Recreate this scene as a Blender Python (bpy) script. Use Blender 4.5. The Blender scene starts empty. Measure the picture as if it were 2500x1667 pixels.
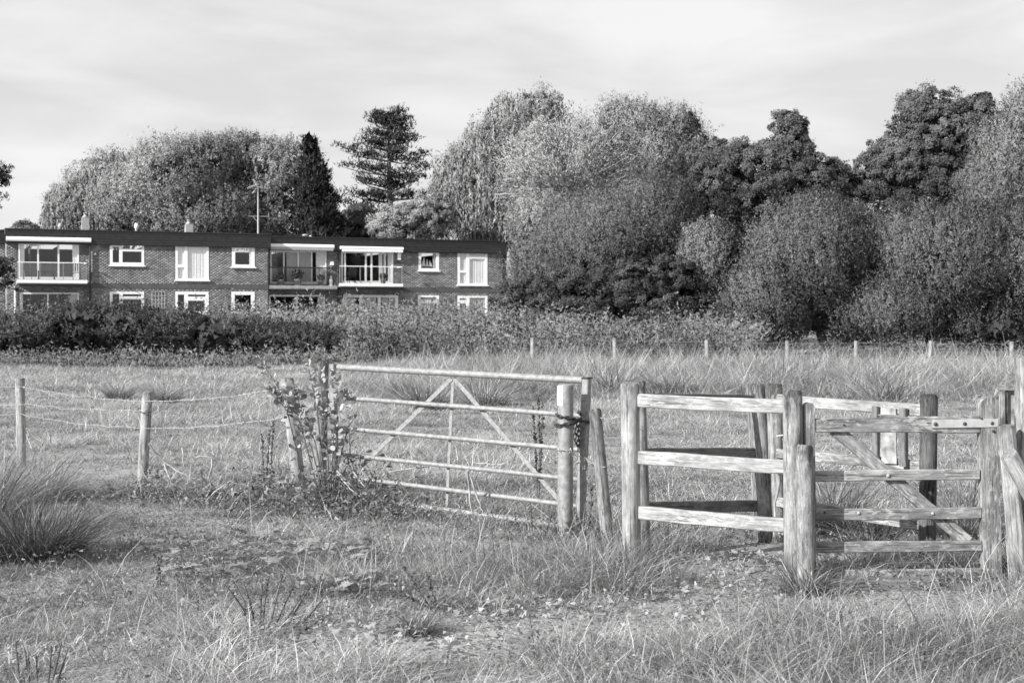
import bpy, bmesh, math, numpy as np
from mathutils import Vector, Matrix
R = math.radians
C = bpy.context.scene.collection
SC = bpy.context.scene
# ------------------------------------------------------------------ camera
CAMZ, FPX = 1.6, 3472.0
PITCH = math.atan2(58.5, FPX)
cam = bpy.data.cameras.new('camera'); cam_o = bpy.data.objects.new('camera', cam); C.objects.link(cam_o)
cam.sensor_width = 36.0; cam.lens = 50.0; cam.clip_start = 0.1; cam.clip_end = 6000
cam_o.location = (0, 0, CAMZ); cam_o.rotation_euler = (R(90) - PITCH, 0, 0)
cam.dof.use_dof = True; cam.dof.focus_distance = 10.0; cam.dof.aperture_fstop = 7.1
SC.camera = cam_o
# ------------------------------------------------------------------ sky, sun, exposure
SUN_AZ, SUN_EL = 52.0, 28.0           # behind the camera to the left
tosun = Vector((-math.sin(R(SUN_AZ))*math.cos(R(SUN_EL)), -math.cos(R(SUN_AZ))*math.cos(R(SUN_EL)), math.sin(R(SUN_EL))))
w = bpy.data.worlds.new('World'); SC.world = w; w.use_nodes = True
nt = w.node_tree; nt.nodes.clear()
def N(nt, t, **kw):
    n = nt.nodes.new(t)
    for k, v in kw.items(): setattr(n, k, v)
    return n
def L(nt, a, b): nt.links.new(a, b)
out = N(nt, 'ShaderNodeOutputWorld'); bg = N(nt, 'ShaderNodeBackground'); bg.inputs[1].default_value = 0.082
sky = N(nt, 'ShaderNodeTexSky', sky_type='NISHITA'); sky.sun_disc = False
sky.sun_elevation = R(SUN_EL); sky.sun_rotation = R(180 + SUN_AZ); sky.air_density = 1.0; sky.dust_density = 2.0
bw = N(nt, 'ShaderNodeRGBToBW'); L(nt, sky.outputs[0], bw.inputs[0])
tc = N(nt, 'ShaderNodeTexCoord'); mp = N(nt, 'ShaderNodeMapping'); mp.inputs['Scale'].default_value = (3.2, 3.2, 13.0)
mp.inputs['Rotation'].default_value = (0.0, R(10), 0.0); mp.inputs['Location'].default_value = (0.35, 0.1, 0.2)
L(nt, tc.outputs['Generated'], mp.inputs[0])
nz = N(nt, 'ShaderNodeTexNoise'); nz.inputs['Scale'].default_value = 1.7; nz.inputs['Detail'].default_value = 6; nz.inputs['Roughness'].default_value = 0.5
nz.inputs['Distortion'].default_value = 0.35
L(nt, mp.outputs[0], nz.inputs['Vector'])
mr = N(nt, 'ShaderNodeMapRange'); mr.inputs[1].default_value = 0.36; mr.inputs[2].default_value = 0.64; mr.inputs[3].default_value = 0.0; mr.inputs[4].default_value = 1.0
L(nt, nz.outputs[0], mr.inputs[0])
mrb = N(nt, 'ShaderNodeMapRange'); mrb.inputs[1].default_value = 0; mrb.inputs[2].default_value = 1; mrb.inputs[3].default_value = 6.0; mrb.inputs[4].default_value = 7.6
L(nt, mr.outputs[0], mrb.inputs[0])          # cloud brightness
mx = N(nt, 'ShaderNodeMix', data_type='FLOAT'); mx.inputs[0].default_value = 0.8
L(nt, bw.outputs[0], mx.inputs[2]); L(nt, mrb.outputs[0], mx.inputs[3])
L(nt, mx.outputs[0], bg.inputs[0]); L(nt, bg.outputs[0], out.inputs[0])
sl = bpy.data.lights.new('sun', 'SUN'); sl.energy = 5.0; sl.angle = R(0.5); sl.color = (1.0, 0.995, 0.99)
so = bpy.data.objects.new('sun', sl); C.objects.link(so); so.rotation_euler = tosun.to_track_quat('Z', 'Y').to_euler(); so.location = (-30, -30, 40)
SC.view_settings.view_transform = 'Standard'; SC.view_settings.look = 'None'; SC.view_settings.exposure = 0.72; SC.view_settings.gamma = 1.0
SC.view_settings.use_curve_mapping = False
SC.render.engine = 'CYCLES'; SC.render.resolution_x = 1024; SC.render.resolution_y = 682
SC.cycles.max_bounces = 8; SC.cycles.transparent_max_bounces = 12; SC.cycles.diffuse_bounces = 3

# ------------------------------------------------------------------ pixel helpers (photo 2500 x 1667)
cp, sp = math.cos(PITCH), math.sin(PITCH)
def ray(px, py):
    x = (px-1250)/FPX; v = -(py-833.5)/FPX
    return Vector((x, cp + v*sp, v*cp - sp))
def at(px, py, y):                    # point seen at a pixel, at distance y
    r = ray(px, py); return Vector((0, 0, CAMZ)) + r*(y/r.y)
def onplane(px, py, p, n):
    r = ray(px, py); o = Vector((0, 0, CAMZ)); return o + r*((p-o).dot(n)/r.dot(n))
def vplane(a, b):                     # vertical plane through two ground points
    d = Vector((b[0]-a[0], b[1]-a[1], 0)).normalized(); return Vector((a[0], a[1], 0)), Vector((d.y, -d.x, 0))
RS = np.random.RandomState
def vnoise(x, y, s, seed=0):          # smooth value noise, 0..1
    g = RS(seed).rand(128, 128); x = np.asarray(x)/s + 1000.3; y = np.asarray(y)/s + 1000.7
    i = np.floor(x).astype(int); j = np.floor(y).astype(int); u = x-i; v = y-j; u = u*u*(3-2*u); v = v*v*(3-2*v)
    a = g[i % 128, j % 128]; b = g[(i+1) % 128, j % 128]; c = g[i % 128, (j+1) % 128]; d = g[(i+1) % 128, (j+1) % 128]
    return (a*(1-u)+b*u)*(1-v) + (c*(1-u)+d*u)*v
def sstep(a, b, x): t = np.clip((np.asarray(x, float)-a)/(b-a), 0, 1); return t*t*(3-2*t)
def gz(x, y):                         # ground height
    x = np.asarray(x, float); y = np.asarray(y, float)
    near = (vnoise(x, y, 1.7, 5)-.5)*.07 + (vnoise(x, y, 0.55, 6)-.5)*.035
    return near*sstep(0, 5, y) + .75*sstep(58, 74, y) + .25*(vnoise(x, y, 9, 7)-.5)*sstep(16, 30, y)
def gzf(x, y): return float(gz(x, y))

# ------------------------------------------------------------------ materials (black and white photograph: all neutral)
def newmat(name):
    m = bpy.data.materials.new(name); m.use_nodes = True; nt = m.node_tree
    return m, nt, nt.nodes['Principled BSDF'], nt.nodes['Material Output']
def g3(v): return (v, v, v, 1)
def plain(name, v, rough=.6, metal=0, spec=.5, var=.12, scale=6.0, bump=0.0):
    m, nt, b, o = newmat(name)
    b.inputs['Roughness'].default_value = rough; b.inputs['Metallic'].default_value = metal; b.inputs['Specular IOR Level'].default_value = spec
    tc = N(nt, 'ShaderNodeTexCoord'); nz = N(nt, 'ShaderNodeTexNoise'); nz.inputs['Scale'].default_value = scale; nz.inputs['Detail'].default_value = 5
    L(nt, tc.outputs['Object'], nz.inputs['Vector'])
    r = N(nt, 'ShaderNodeMapRange'); r.inputs[1].default_value = .3; r.inputs[2].default_value = .7; r.inputs[3].default_value = v*(1-var); r.inputs[4].default_value = v*(1+var)
    L(nt, nz.outputs[0], r.inputs[0]); L(nt, r.outputs[0], b.inputs['Base Color'])
    if bump:
        bp = N(nt, 'ShaderNodeBump'); bp.inputs['Strength'].default_value = bump; bp.inputs['Distance'].default_value = .01
        L(nt, nz.outputs[0], bp.inputs['Height']); L(nt, bp.outputs[0], b.inputs['Normal'])
    return m
def veg(name, trans=.3, rough=.55, spec=.35, soft=False):
    m, nt, b, o = newmat(name)
    a = N(nt, 'ShaderNodeAttribute', attribute_name='tint')
    L(nt, a.outputs['Fac'], b.inputs['Base Color']); b.inputs['Roughness'].default_value = rough; b.inputs['Specular IOR Level'].default_value = spec
    t = N(nt, 'ShaderNodeBsdfTranslucent'); L(nt, a.outputs['Fac'], t.inputs[0])
    if soft:
        v = N(nt, 'ShaderNodeAttribute', attribute_name='nrm'); L(nt, v.outputs['Vector'], b.inputs['Normal']); L(nt, v.outputs['Vector'], t.inputs['Normal'])
    mx = N(nt, 'ShaderNodeMixShader'); mx.inputs[0].default_value = trans
    L(nt, b.outputs[0], mx.inputs[1]); L(nt, t.outputs[0], mx.inputs[2]); L(nt, mx.outputs[0], o.inputs[0])
    return m
def wood(name, lo, hi, lichen=.5, dark=.3, stain=0):   # weathered timber, grain along local Z
    m, nt, b, o = newmat(name); b.inputs['Roughness'].default_value = .8; b.inputs['Specular IOR Level'].default_value = .2
    tc = N(nt, 'ShaderNodeTexCoord'); oi = N(nt, 'ShaderNodeObjectInfo')
    ad = N(nt, 'ShaderNodeVectorMath', operation='ADD'); sc = N(nt, 'ShaderNodeVectorMath', operation='SCALE')
    sc.inputs[0].default_value = (7.3, 3.1, 5.7); L(nt, oi.outputs['Random'], sc.inputs['Scale']); L(nt, tc.outputs['Object'], ad.inputs[0]); L(nt, sc.outputs[0], ad.inputs[1])
    def noise(scale, xyz, det=5, ro=.6):
        mp = N(nt, 'ShaderNodeMapping'); mp.inputs['Scale'].default_value = xyz; L(nt, ad.outputs[0], mp.inputs[0])
        n = N(nt, 'ShaderNodeTexNoise'); n.inputs['Scale'].default_value = scale; n.inputs['Detail'].default_value = det; n.inputs['Roughness'].default_value = ro
        L(nt, mp.outputs[0], n.inputs['Vector']); return n.outputs[0]
    def rng(v, a, b_, c, d):
        r = N(nt, 'ShaderNodeMapRange'); r.inputs[1].default_value = a; r.inputs[2].default_value = b_; r.inputs[3].default_value = c; r.inputs[4].default_value = d
        L(nt, v, r.inputs[0]); return r.outputs[0]
    def mul(x, y):
        q = N(nt, 'ShaderNodeMath', operation='MULTIPLY'); L(nt, x, q.inputs[0]); L(nt, y, q.inputs[1]); return q.outputs[0]
    grain = noise(110, (1, 1, .07), 6); gr2 = noise(14, (1, 1, .06), 4); blot = noise(11, (1, 1, .45), 7, .7); crack = noise(70, (1, 1, .03), 3)
    c = rng(grain, .3, .7, lo, hi)
    c = mul(c, rng(gr2, .35, .65, .86, 1.08)); c = mul(c, rng(blot, .38, .6, 1-dark, 1.08)); c = mul(c, rng(crack, .34, .42, .35, 1.0))
    if stain:                              # dark algae stain on post tops and feet
        sx = N(nt, 'ShaderNodeSeparateXYZ'); L(nt, tc.outputs['Generated'], sx.inputs[0]); st = noise(22, (1, 1, .22), 5)
        ed = N(nt, 'ShaderNodeMath', operation='SUBTRACT'); L(nt, sx.outputs[2], ed.inputs[0]); ed.inputs[1].default_value = .60
        ab = N(nt, 'ShaderNodeMath', operation='ABSOLUTE'); L(nt, ed.outputs[0], ab.inputs[0]); su = N(nt, 'ShaderNodeMath', operation='ADD'); L(nt, rng(ab.outputs[0], .22, .42, 0, .42), su.inputs[0]); L(nt, st, su.inputs[1])
        c = mul(c, rng(su.outputs[0], .55, .88, 1.0, 1-stain))
    if lichen:
        lc = noise(52, (1, 1, .32), 6, .7); mx = N(nt, 'ShaderNodeMix', data_type='FLOAT')
        L(nt, rng(mul(lc, rng(noise(3, (1, 1, 1), 3), .3, .7, .75, 1.1)), .47, .58, 0, lichen), mx.inputs[0]); L(nt, c, mx.inputs[2]); mx.inputs[3].default_value = min(.8, hi*1.45); c = mx.outputs[0]
    L(nt, c, b.inputs['Base Color'])
    bp = N(nt, 'ShaderNodeBump'); bp.inputs['Strength'].default_value = .6; bp.inputs['Distance'].default_value = .004
    L(nt, mul(grain, rng(crack, .33, .42, .0, 1.0)), bp.inputs['Height']); L(nt, bp.outputs[0], b.inputs['Normal'])
    return m
def tintmat(name, rough=.85):
    m, nt, b, o = newmat(name); a = N(nt, 'ShaderNodeAttribute', attribute_name='tint'); tc = N(nt, 'ShaderNodeTexCoord'); nz = N(nt, 'ShaderNodeTexNoise'); nz.inputs['Scale'].default_value = .9; nz.inputs['Detail'].default_value = 6; nz.inputs['Roughness'].default_value = .65
    L(nt, tc.outputs['Object'], nz.inputs['Vector']); r = N(nt, 'ShaderNodeMapRange'); r.inputs[1].default_value = .32; r.inputs[2].default_value = .68; r.inputs[3].default_value = .6; r.inputs[4].default_value = 1.35; L(nt, nz.outputs[0], r.inputs[0])
    q = N(nt, 'ShaderNodeMath', operation='MULTIPLY'); L(nt, a.outputs['Fac'], q.inputs[0]); L(nt, r.outputs[0], q.inputs[1]); L(nt, q.outputs[0], b.inputs['Base Color'])
    b.inputs['Roughness'].default_value = rough; b.inputs['Specular IOR Level'].default_value = .2; return m
M = {}
M['grass'] = veg('grass_blades', .33, .6, .25)
M['leaf'] = veg('leaves', .12, .65, .15, True); M['leafplain'] = veg('ground_leaves', .25, .5, .3)
M['bark'] = plain('bark', .10, .9, var=.4, scale=12, bump=.5)
M['palebark'] = plain('pale_bark', .45, .9, var=.3, scale=12)
M['twig'] = plain('dry_twig', .32, .8, var=.35, scale=20)
M['darktwig'] = plain('dark_twig', .07, .8, var=.4, scale=20)
M['rail'] = wood('weathered_rail', .20, .44, .42, .38)
M['gatewood'] = wood('weathered_gate', .13, .36, .55, .5)
M['post'] = wood('weathered_post', .15, .36, .30, .5, .75)
M['darkpost'] = wood('dark_post', .06, .17, .2, .55, .7)
M['darkwoodshade'] = wood('dark_wood_and_shade', .12, .22, .25, .4)  # dark timber; on the left rear rails this tone is painted shade
M['palepost'] = wood('pale_post', .22, .44, .25, .42, .5)
M['galv'] = plain('galvanised_steel', .25, .6, .2, .5, .30, 28, .15)
M['steel_dark'] = plain('dark_iron', .06, .5, .5, .5, .4, 60, .3)
M['plate'] = plain('zinc_plate', .42, .6, .2, .4, .15, 20)
M['blackcap'] = plain('black_plastic', .02, .5)
M['label'] = plain('white_sticker', .86, .5, var=.02)
M['wire'] = plain('fence_wire', .42, .5, .3, .5, .2, 30)
M['whiteboard'] = plain('peeling_white_board', .29, .8, var=.55, scale=15)
M['upvc'] = plain('white_window_frame', .82, .4, var=.03)
M['fascia'] = plain('dark_fascia', .022, .5, var=.35, scale=5)
M['beam'] = plain('concrete_beam', .075, .8, var=.25, scale=2)
M['mortar'] = plain('mortar', .28, .9, var=.15, scale=3)
M['brick'] = tintmat('brick_faces')
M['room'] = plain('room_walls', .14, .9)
M['awning'] = plain('awning_cassette', .85, .4, var=.02)
M['valance'] = plain('awning_valance', .34, .8, var=.1)
M['curtain'] = plain('curtain_cloth', .84, .9, var=.06)
M['greycurtain'] = plain('grey_curtain', .45, .9, var=.06)
M['furn'] = plain('dark_furniture', .03, .5)
M['palefurn'] = plain('pale_furniture', .55, .6)
M['concrete'] = plain('balcony_concrete', .30, .8, var=.25, scale=4)
M['roof'] = plain('roof_felt', .06, .9, var=.3, scale=2)
M['sawn'] = plain('plank', .24, .85, var=.4, scale=14, bump=.4)
def glass():
    m, nt, b, o = newmat('window_glass'); nt.nodes.remove(b)
    t = N(nt, 'ShaderNodeBsdfTransparent'); t.inputs[0].default_value = g3(.95); gl = N(nt, 'ShaderNodeBsdfGlossy'); gl.inputs['Roughness'].default_value = .02; gl.inputs[0].default_value = g3(.9)
    lw = N(nt, 'ShaderNodeLayerWeight'); pw = N(nt, 'ShaderNodeMath', operation='POWER'); pw.inputs[1].default_value = 4.0; L(nt, lw.outputs['Facing'], pw.inputs[0])
    fr = N(nt, 'ShaderNodeMapRange'); fr.inputs[3].default_value = .08; fr.inputs[4].default_value = .9; L(nt, pw.outputs[0], fr.inputs[0]); mx = N(nt, 'ShaderNodeMixShader')
    L(nt, fr.outputs[0], mx.inputs[0]); L(nt, t.outputs[0], mx.inputs[1]); L(nt, gl.outputs[0], mx.inputs[2]); L(nt, mx.outputs[0], o.inputs[0]); return m
M['glass'] = glass()
def groundmat():
    m, nt, b, o = newmat('meadow_soil'); b.inputs['Roughness'].default_value = .95; b.inputs['Specular IOR Level'].default_value = .1
    tc = N(nt, 'ShaderNodeTexCoord')
    n1 = N(nt, 'ShaderNodeTexNoise'); n1.inputs['Scale'].default_value = 1.1; n1.inputs['Detail'].default_value = 8; n1.inputs['Roughness'].default_value = .7
    n2 = N(nt, 'ShaderNodeTexNoise'); n2.inputs['Scale'].default_value = 40; n2.inputs['Detail'].default_value = 4
    L(nt, tc.outputs['Object'], n1.inputs['Vector']); L(nt, tc.outputs['Object'], n2.inputs['Vector'])
    r1 = N(nt, 'ShaderNodeMapRange'); r1.inputs[1].default_value = .3; r1.inputs[2].default_value = .7; r1.inputs[3].default_value = .18; r1.inputs[4].default_value = .38; L(nt, n1.outputs[0], r1.inputs[0])
    r2 = N(nt, 'ShaderNodeMapRange'); r2.inputs[1].default_value = .3; r2.inputs[2].default_value = .7; r2.inputs[3].default_value = .55; r2.inputs[4].default_value = 1.35; L(nt, n2.outputs[0], r2.inputs[0])
    q = N(nt, 'ShaderNodeMath', operation='MULTIPLY'); L(nt, r1.outputs[0], q.inputs[0]); L(nt, r2.outputs[0], q.inputs[1]); L(nt, q.outputs[0], b.inputs['Base Color'])
    bp = N(nt, 'ShaderNodeBump'); bp.inputs['Strength'].default_value = .7; bp.inputs['Distance'].default_value = .03; L(nt, n2.outputs[0], bp.inputs['Height']); L(nt, bp.outputs[0], b.inputs['Normal'])
    return m
M['ground'] = groundmat()

# ------------------------------------------------------------------ object helpers
def tag(o, label=None, cat=None, group=None, kind=None):
    if label: o['label'] = label
    if cat: o['category'] = cat
    if group: o['group'] = group
    if kind: o['kind'] = kind
    return o
def thing(name, label, cat, loc=(0, 0, 0), rz=0, group=None):
    o = bpy.data.objects.new(name, None); C.objects.link(o); o.location = loc; o.rotation_euler = (0, 0, rz); o.empty_display_size = .2
    return tag(o, label, cat, group)
def rootof(p):
    m = Matrix.Identity(4)
    while p is not None:
        m = Matrix.LocRotScale(p.location, p.rotation_euler, None) @ m; p = p.parent
    return m
def link(name, me, mat, parent=None, mw=None):
    o = bpy.data.objects.new(name, me); C.objects.link(o)
    if mat is not None and not me.materials: me.materials.append(mat)
    mw = mw or Matrix.Identity(4)
    if parent is not None:
        o.parent = parent; mw = rootof(parent).inverted() @ mw
    loc, rot, sca = mw.decompose(); o.location = loc; o.rotation_euler = rot.to_euler(); o.scale = sca
    return o
def npmesh(name, V, T, tint=None, smooth=False, nrm=None):
    me = bpy.data.meshes.new(name); V = np.ascontiguousarray(V, np.float32); T = np.ascontiguousarray(T, np.int32); k = T.shape[1]
    me.vertices.add(len(V)); me.vertices.foreach_set('co', V.ravel()); me.loops.add(T.size); me.loops.foreach_set('vertex_index', T.ravel())
    me.polygons.add(len(T)); me.polygons.foreach_set('loop_start', np.arange(0, T.size, k, dtype=np.int32)); me.polygons.foreach_set('loop_total', np.full(len(T), k, np.int32))
    if smooth: me.polygons.foreach_set('use_smooth', np.ones(len(T), bool))
    if tint is not None:
        a = me.attributes.new('tint', 'FLOAT', 'POINT'); a.data.foreach_set('value', np.ascontiguousarray(tint, np.float32))
    if nrm is not None:
        a = me.attributes.new('nrm', 'FLOAT_VECTOR', 'POINT'); a.data.foreach_set('vector', np.ascontiguousarray(nrm, np.float32).ravel())
    me.update(calc_edges=True); return me
class MB:                              # collects world-space pieces of ONE mesh
    def __init__(s): s.V = []; s.F = []; s.sm = []
    def add(s, V, F, smooth=False):
        n = len(s.V); s.V += [tuple(v) for v in V]; s.F += [tuple(i+n for i in f) for f in F]; s.sm += [smooth]*len(F); return s
    def box(s, a, b):
        x0, y0, z0 = a; x1, y1, z1 = b
        return s.add([(x0,y0,z0),(x1,y0,z0),(x1,y1,z0),(x0,y1,z0),(x0,y0,z1),(x1,y0,z1),(x1,y1,z1),(x0,y1,z1)], [(0,3,2,1),(4,5,6,7),(0,1,5,4),(1,2,6,5),(2,3,7,6),(3,0,4,7)])
    def tube(s, pts, r, n=8, caps=True):
        pts = [Vector(p) for p in pts]; rr = r if hasattr(r, '__len__') else [r]*len(pts); V = []; F = []; ref = None
        for i, p in enumerate(pts):
            d = (pts[min(i+1, len(pts)-1)]-pts[max(i-1, 0)]).normalized()
            if ref is None: ref = Vector((1, 0, 0)) if abs(d.x) < .8 else Vector((0, 1, 0))
            a = (ref-d*ref.dot(d)).normalized(); ref = a; b = d.cross(a)
            V += [p + (a*math.cos(2*math.pi*k/n)+b*math.sin(2*math.pi*k/n))*rr[i] for k in range(n)]
        for i in range(len(pts)-1):
            for k in range(n): F.append((i*n+k, i*n+(k+1) % n, (i+1)*n+(k+1) % n, (i+1)*n+k))
        s.add(V, F, True)
        if caps:
            s.add(V[:n], [tuple(reversed(range(n)))]); s.add(V[-n:], [tuple(range(n))])
        return s
    def mesh(s, name):
        me = bpy.data.meshes.new(name); me.from_pydata(s.V, [], s.F); me.polygons.foreach_set('use_smooth', s.sm); me.update(); return me
    def build(s, name, mat, parent=None, mw=None): return link(name, s.mesh(name), mat, parent, mw)
def frame(p0, p1, side=None):          # matrix whose Z runs p0 -> p1 and X towards side
    p0 = Vector(p0); p1 = Vector(p1); z = (p1-p0).normalized(); side = Vector(side) if side is not None else Vector((1, 0, 0))
    x = (side - z*side.dot(z)).normalized(); y = z.cross(x); m = Matrix((x, y, z)).transposed().to_4x4(); m.translation = p0; return m, (p1-p0).length
def beam(name, p0, p1, w, h, mat, parent, side, bev=.006, h1=None, seed=0, wob=.003):  # sawn timber: w along side, h across
    mw, Ln = frame(p0, p1, side); rs = RS(seed+11); n = 7; V = []; F = []; h1 = h1 or h
    for i in range(n):
        t = i/(n-1); hh = h+(h1-h)*t; ox, oy = (rs.rand(2)-.5)*2*wob; e = bev*(1.6 if i in (0, n-1) else 1)
        for sx, sy in ((-1,-1),(1,-1),(1,1),(-1,1)):
            a, b = sx*w/2, sy*hh/2
            c1 = (a-sx*e, b) if sx*sy > 0 else (a, b-sy*e); c2 = (a, b-sy*e) if sx*sy > 0 else (a-sx*e, b)
            # order counter-clockwise
            pr = [c2, c1] if sx*sy > 0 else [c2, c1]
            for q in pr: V.append((q[0]+ox, q[1]+oy, t*Ln))
    for i in range(n-1):
        for k in range(8): F.append((i*8+k, i*8+(k+1) % 8, (i+1)*8+(k+1) % 8, (i+1)*8+k))
    F.append(tuple(reversed(range(8)))); F.append(tuple((n-1)*8+k for k in range(8)))
    return MB().add(V, F).build(name, mat, parent, mw)
def rpost(name, p0, p1, r, mat, parent, seed=0, cham=.012, bury=.3, r1=None, flat=None):  # round timber post, slightly uneven
    p0 = Vector(p0); p1 = Vector(p1); d = (p1-p0).normalized(); p0 = p0 - d*bury; mw, Ln = frame(p0, p1); rs = RS(seed+3); n = 18; V = []; F = []
    r1 = r1 or r; zs = [0, Ln*.2, Ln*.4, Ln*.6, Ln*.8, Ln-cham, Ln]; ph = rs.rand(4)*6
    for i, z in enumerate(zs):
        rr = (r+(r1-r)*z/Ln)*(1 if i < len(zs)-1 else 1-cham/r*.8)
        for k in range(n):
            a = 2*math.pi*k/n; q = rr*(1+.035*math.sin(2*a+ph[0])+.02*math.sin(3*a+ph[1]+z)+.012*(rs.rand()-.5)); x, y = q*math.cos(a), q*math.sin(a)
            if flat is not None: y = max(y, -flat)
            V.append((x, y, z + (.006*math.sin(a+ph[2]) if i >= len(zs)-2 else 0)))
    for i in range(len(zs)-1):
        for k in range(n): F.append((i*n+k, i*n+(k+1) % n, (i+1)*n+(k+1) % n, (i+1)*n+k))
    mb = MB().add(V, F, True); mb.add(V[-n:], [tuple(range(n))]); return mb.build(name, mat, parent, mw)
def ico(mb, c, r, sub=1):
    bm = bmesh.new(); bmesh.ops.create_icosphere(bm, subdivisions=sub, radius=1); s = r if hasattr(r, '__len__') else (r, r, r)
    vs = [(c[0]+v.co.x*s[0], c[1]+v.co.y*s[1], c[2]+v.co.z*s[2]) for v in bm.verts]; fs = [tuple(v.index for v in f.verts) for f in bm.faces]; bm.free(); mb.add(vs, fs, True)
def lathe(mb, c, prof, n=14):
    V = []; F = []
    for r, z in prof: V += [(c[0]+r*math.cos(2*math.pi*k/n), c[1]+r*math.sin(2*math.pi*k/n), c[2]+z) for k in range(n)]
    for i in range(len(prof)-1):
        for k in range(n): F.append((i*n+k, i*n+(k+1) % n, (i+1)*n+(k+1) % n, (i+1)*n+k))
    F.append(tuple(reversed(range(n)))); F.append(tuple((len(prof)-1)*n+k for k in range(n))); return mb.add(V, F, True)

# ------------------------------------------------------------------ ground
def make_ground():
    xs = np.concatenate([np.array([-1500, -700, -350, -180, -110]), np.linspace(-75, -14, 40), np.linspace(-13.5, 13.5, 90), np.linspace(14, 75, 40), np.array([110, 180, 350, 700, 1500])])
    ys = np.concatenate([np.array([-300, -100, -40, -15, -6]), np.linspace(0, 20, 70), np.linspace(20.8, 60, 45), np.linspace(62, 120, 30), np.array([150, 220, 400, 800, 1600, 3000])])
    X, Y = np.meshgrid(xs, ys); Z = gz(X, Y); V = np.stack([X, Y, Z], -1).reshape(-1, 3); a, b = X.shape
    i = np.arange((a-1)*(b-1)); r = i//(b-1); c = i % (b-1); q = r*b+c
    T = np.stack([q, q+1, q+b+1, q+b], -1); tag(link('ground', npmesh('ground', V, T, smooth=True), M['ground']), 'rough grass meadow ground', 'ground', kind='structure')
make_ground()

# ------------------------------------------------------------------ vegetation generators
def unit(v): return v/np.maximum(np.linalg.norm(v, axis=-1, keepdims=True), 1e-9)
def leaf_tris(P, Nn, size, aspect=.55, D=None, rs=None):     # small leaves at P, facing Nn, pointing along D
    n = len(P); rs = rs or RS(1)
    if D is None: D = rs.normal(size=(n, 3))
    Nn = unit(Nn); D = unit(D-Nn*(D*Nn).sum(1, keepdims=True)); S = np.cross(Nn, D); s = np.asarray(size).reshape(-1, 1)
    V = np.stack([P-D*s*.35+S*s*aspect*.55, P-D*s*.35-S*s*aspect*.55, P+D*s*.65], 1).reshape(-1, 3)
    return V, np.arange(n*3).reshape(-1, 3)
def blades(root, h, w, az, lean, curl, tint, segs=2):
    n = len(root); t = np.linspace(0, 1, segs+1); d = np.stack([np.cos(az), np.sin(az), np.zeros(n)], -1); fa = az + RS(n).rand(n)*2.0+.6
    s = np.stack([np.cos(fa), np.sin(fa), np.zeros(n)], -1); Vs = []
    for k, tt in enumerate(t):
        out = (lean*tt+curl*tt*tt)*h; z = h*tt*(1-.35*np.clip(lean+curl, 0, 1.6)*tt)
        p = root + d*out[:, None]; p[:, 2] += z; ww = (w*(1-tt**1.5*.75)*.5)[:, None]
        if k < segs: Vs += [p-s*ww, p+s*ww]
        else: Vs += [p]
    m = 2*segs+1; V = np.stack(Vs, 1).reshape(-1, 3); T = []
    for k in range(segs-1): T += [[2*k, 2*k+1, 2*k+3], [2*k, 2*k+3, 2*k+2]]
    T += [[2*segs-2, 2*segs-1, 2*segs]]; T = (np.arange(n)[:, None, None]*m + np.array(T)[None]).reshape(-1, 3); return V, T, np.repeat(tint, m)
class VB:                              # joins vegetation arrays into one mesh
    def __init__(s): s.V = []; s.T = []; s.A = []; s.N = []; s.n = 0
    def add(s, V, T, A, Nr=None):
        s.V.append(V); s.T.append(T+s.n); s.A.append(np.broadcast_to(A, (len(V),)) if np.ndim(A) == 0 else A); s.n += len(V)
        s.N.append(Nr if Nr is not None else np.broadcast_to(np.array([-.35, -.6, .72]), (len(V), 3)))
    def quads(s, P, Nn, size, tint, aspect=.55, D=None, rs=None, soft=None):
        V, T = leaf_tris(P, Nn, size, aspect, D, rs); s.add(V, T, np.repeat(np.broadcast_to(tint, (len(P),)), 3), np.repeat(unit(Nn) if soft is None else unit(soft), 3, 0))
    def build(s, name, mat, parent=None, off=(0, 0, 0)):
        V = np.concatenate(s.V) - np.asarray(off)[None]; me = npmesh(name, V, np.concatenate(s.T), np.concatenate(s.A), False, np.concatenate(s.N) if mat is M['leaf'] else None); o = link(name, me, mat)
        if parent is not None: o.parent = parent
        return o
def lobes_px(lst, d, deep=.9):          # (px, py, rx, ry [, depth offset]) -> metres
    out = []
    for l in lst:
        dd = d + (l[4] if len(l) > 4 else 0); p = at(l[0], l[1], dd); k = dd/FPX; out.append((p.x, p.y, p.z, l[2]*k, deep*(l[2]+l[3])*.5*k, l[3]*k))
    return np.array(out)
def clusters(lobes, n, rs, shell=.35, zmin=.3, rough=.16):
    a = (lobes[:, 3]*lobes[:, 5]+lobes[:, 3]*lobes[:, 4]+lobes[:, 4]*lobes[:, 5]); p = a/a.sum(); i = rs.choice(len(lobes), n*3, p=p)
    u = unit(rs.normal(size=(n*3, 3))); u = u[:]; keep = (u[:, 1] < .35) | (rs.rand(len(u)) < .35); i = i[keep]; u = u[keep]
    f = 1-rs.rand(len(u))**2*shell + (rs.rand(len(u))-.5)*rough + .22*(rs.rand(len(u)) < .12)*rs.rand(len(u)); P = lobes[i, :3] + u*lobes[i, 3:6]*f[:, None]; Nn = unit(u/lobes[i, 3:6])
    ok = P[:, 2] > zmin
    for l in lobes:
        q = (((P-l[:3])/l[3:6])**2).sum(1); ok &= (q > .42) | (rs.rand(len(P)) < .12)
    P = P[ok][:n]; Nn = Nn[ok][:n]; return P, Nn
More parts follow.
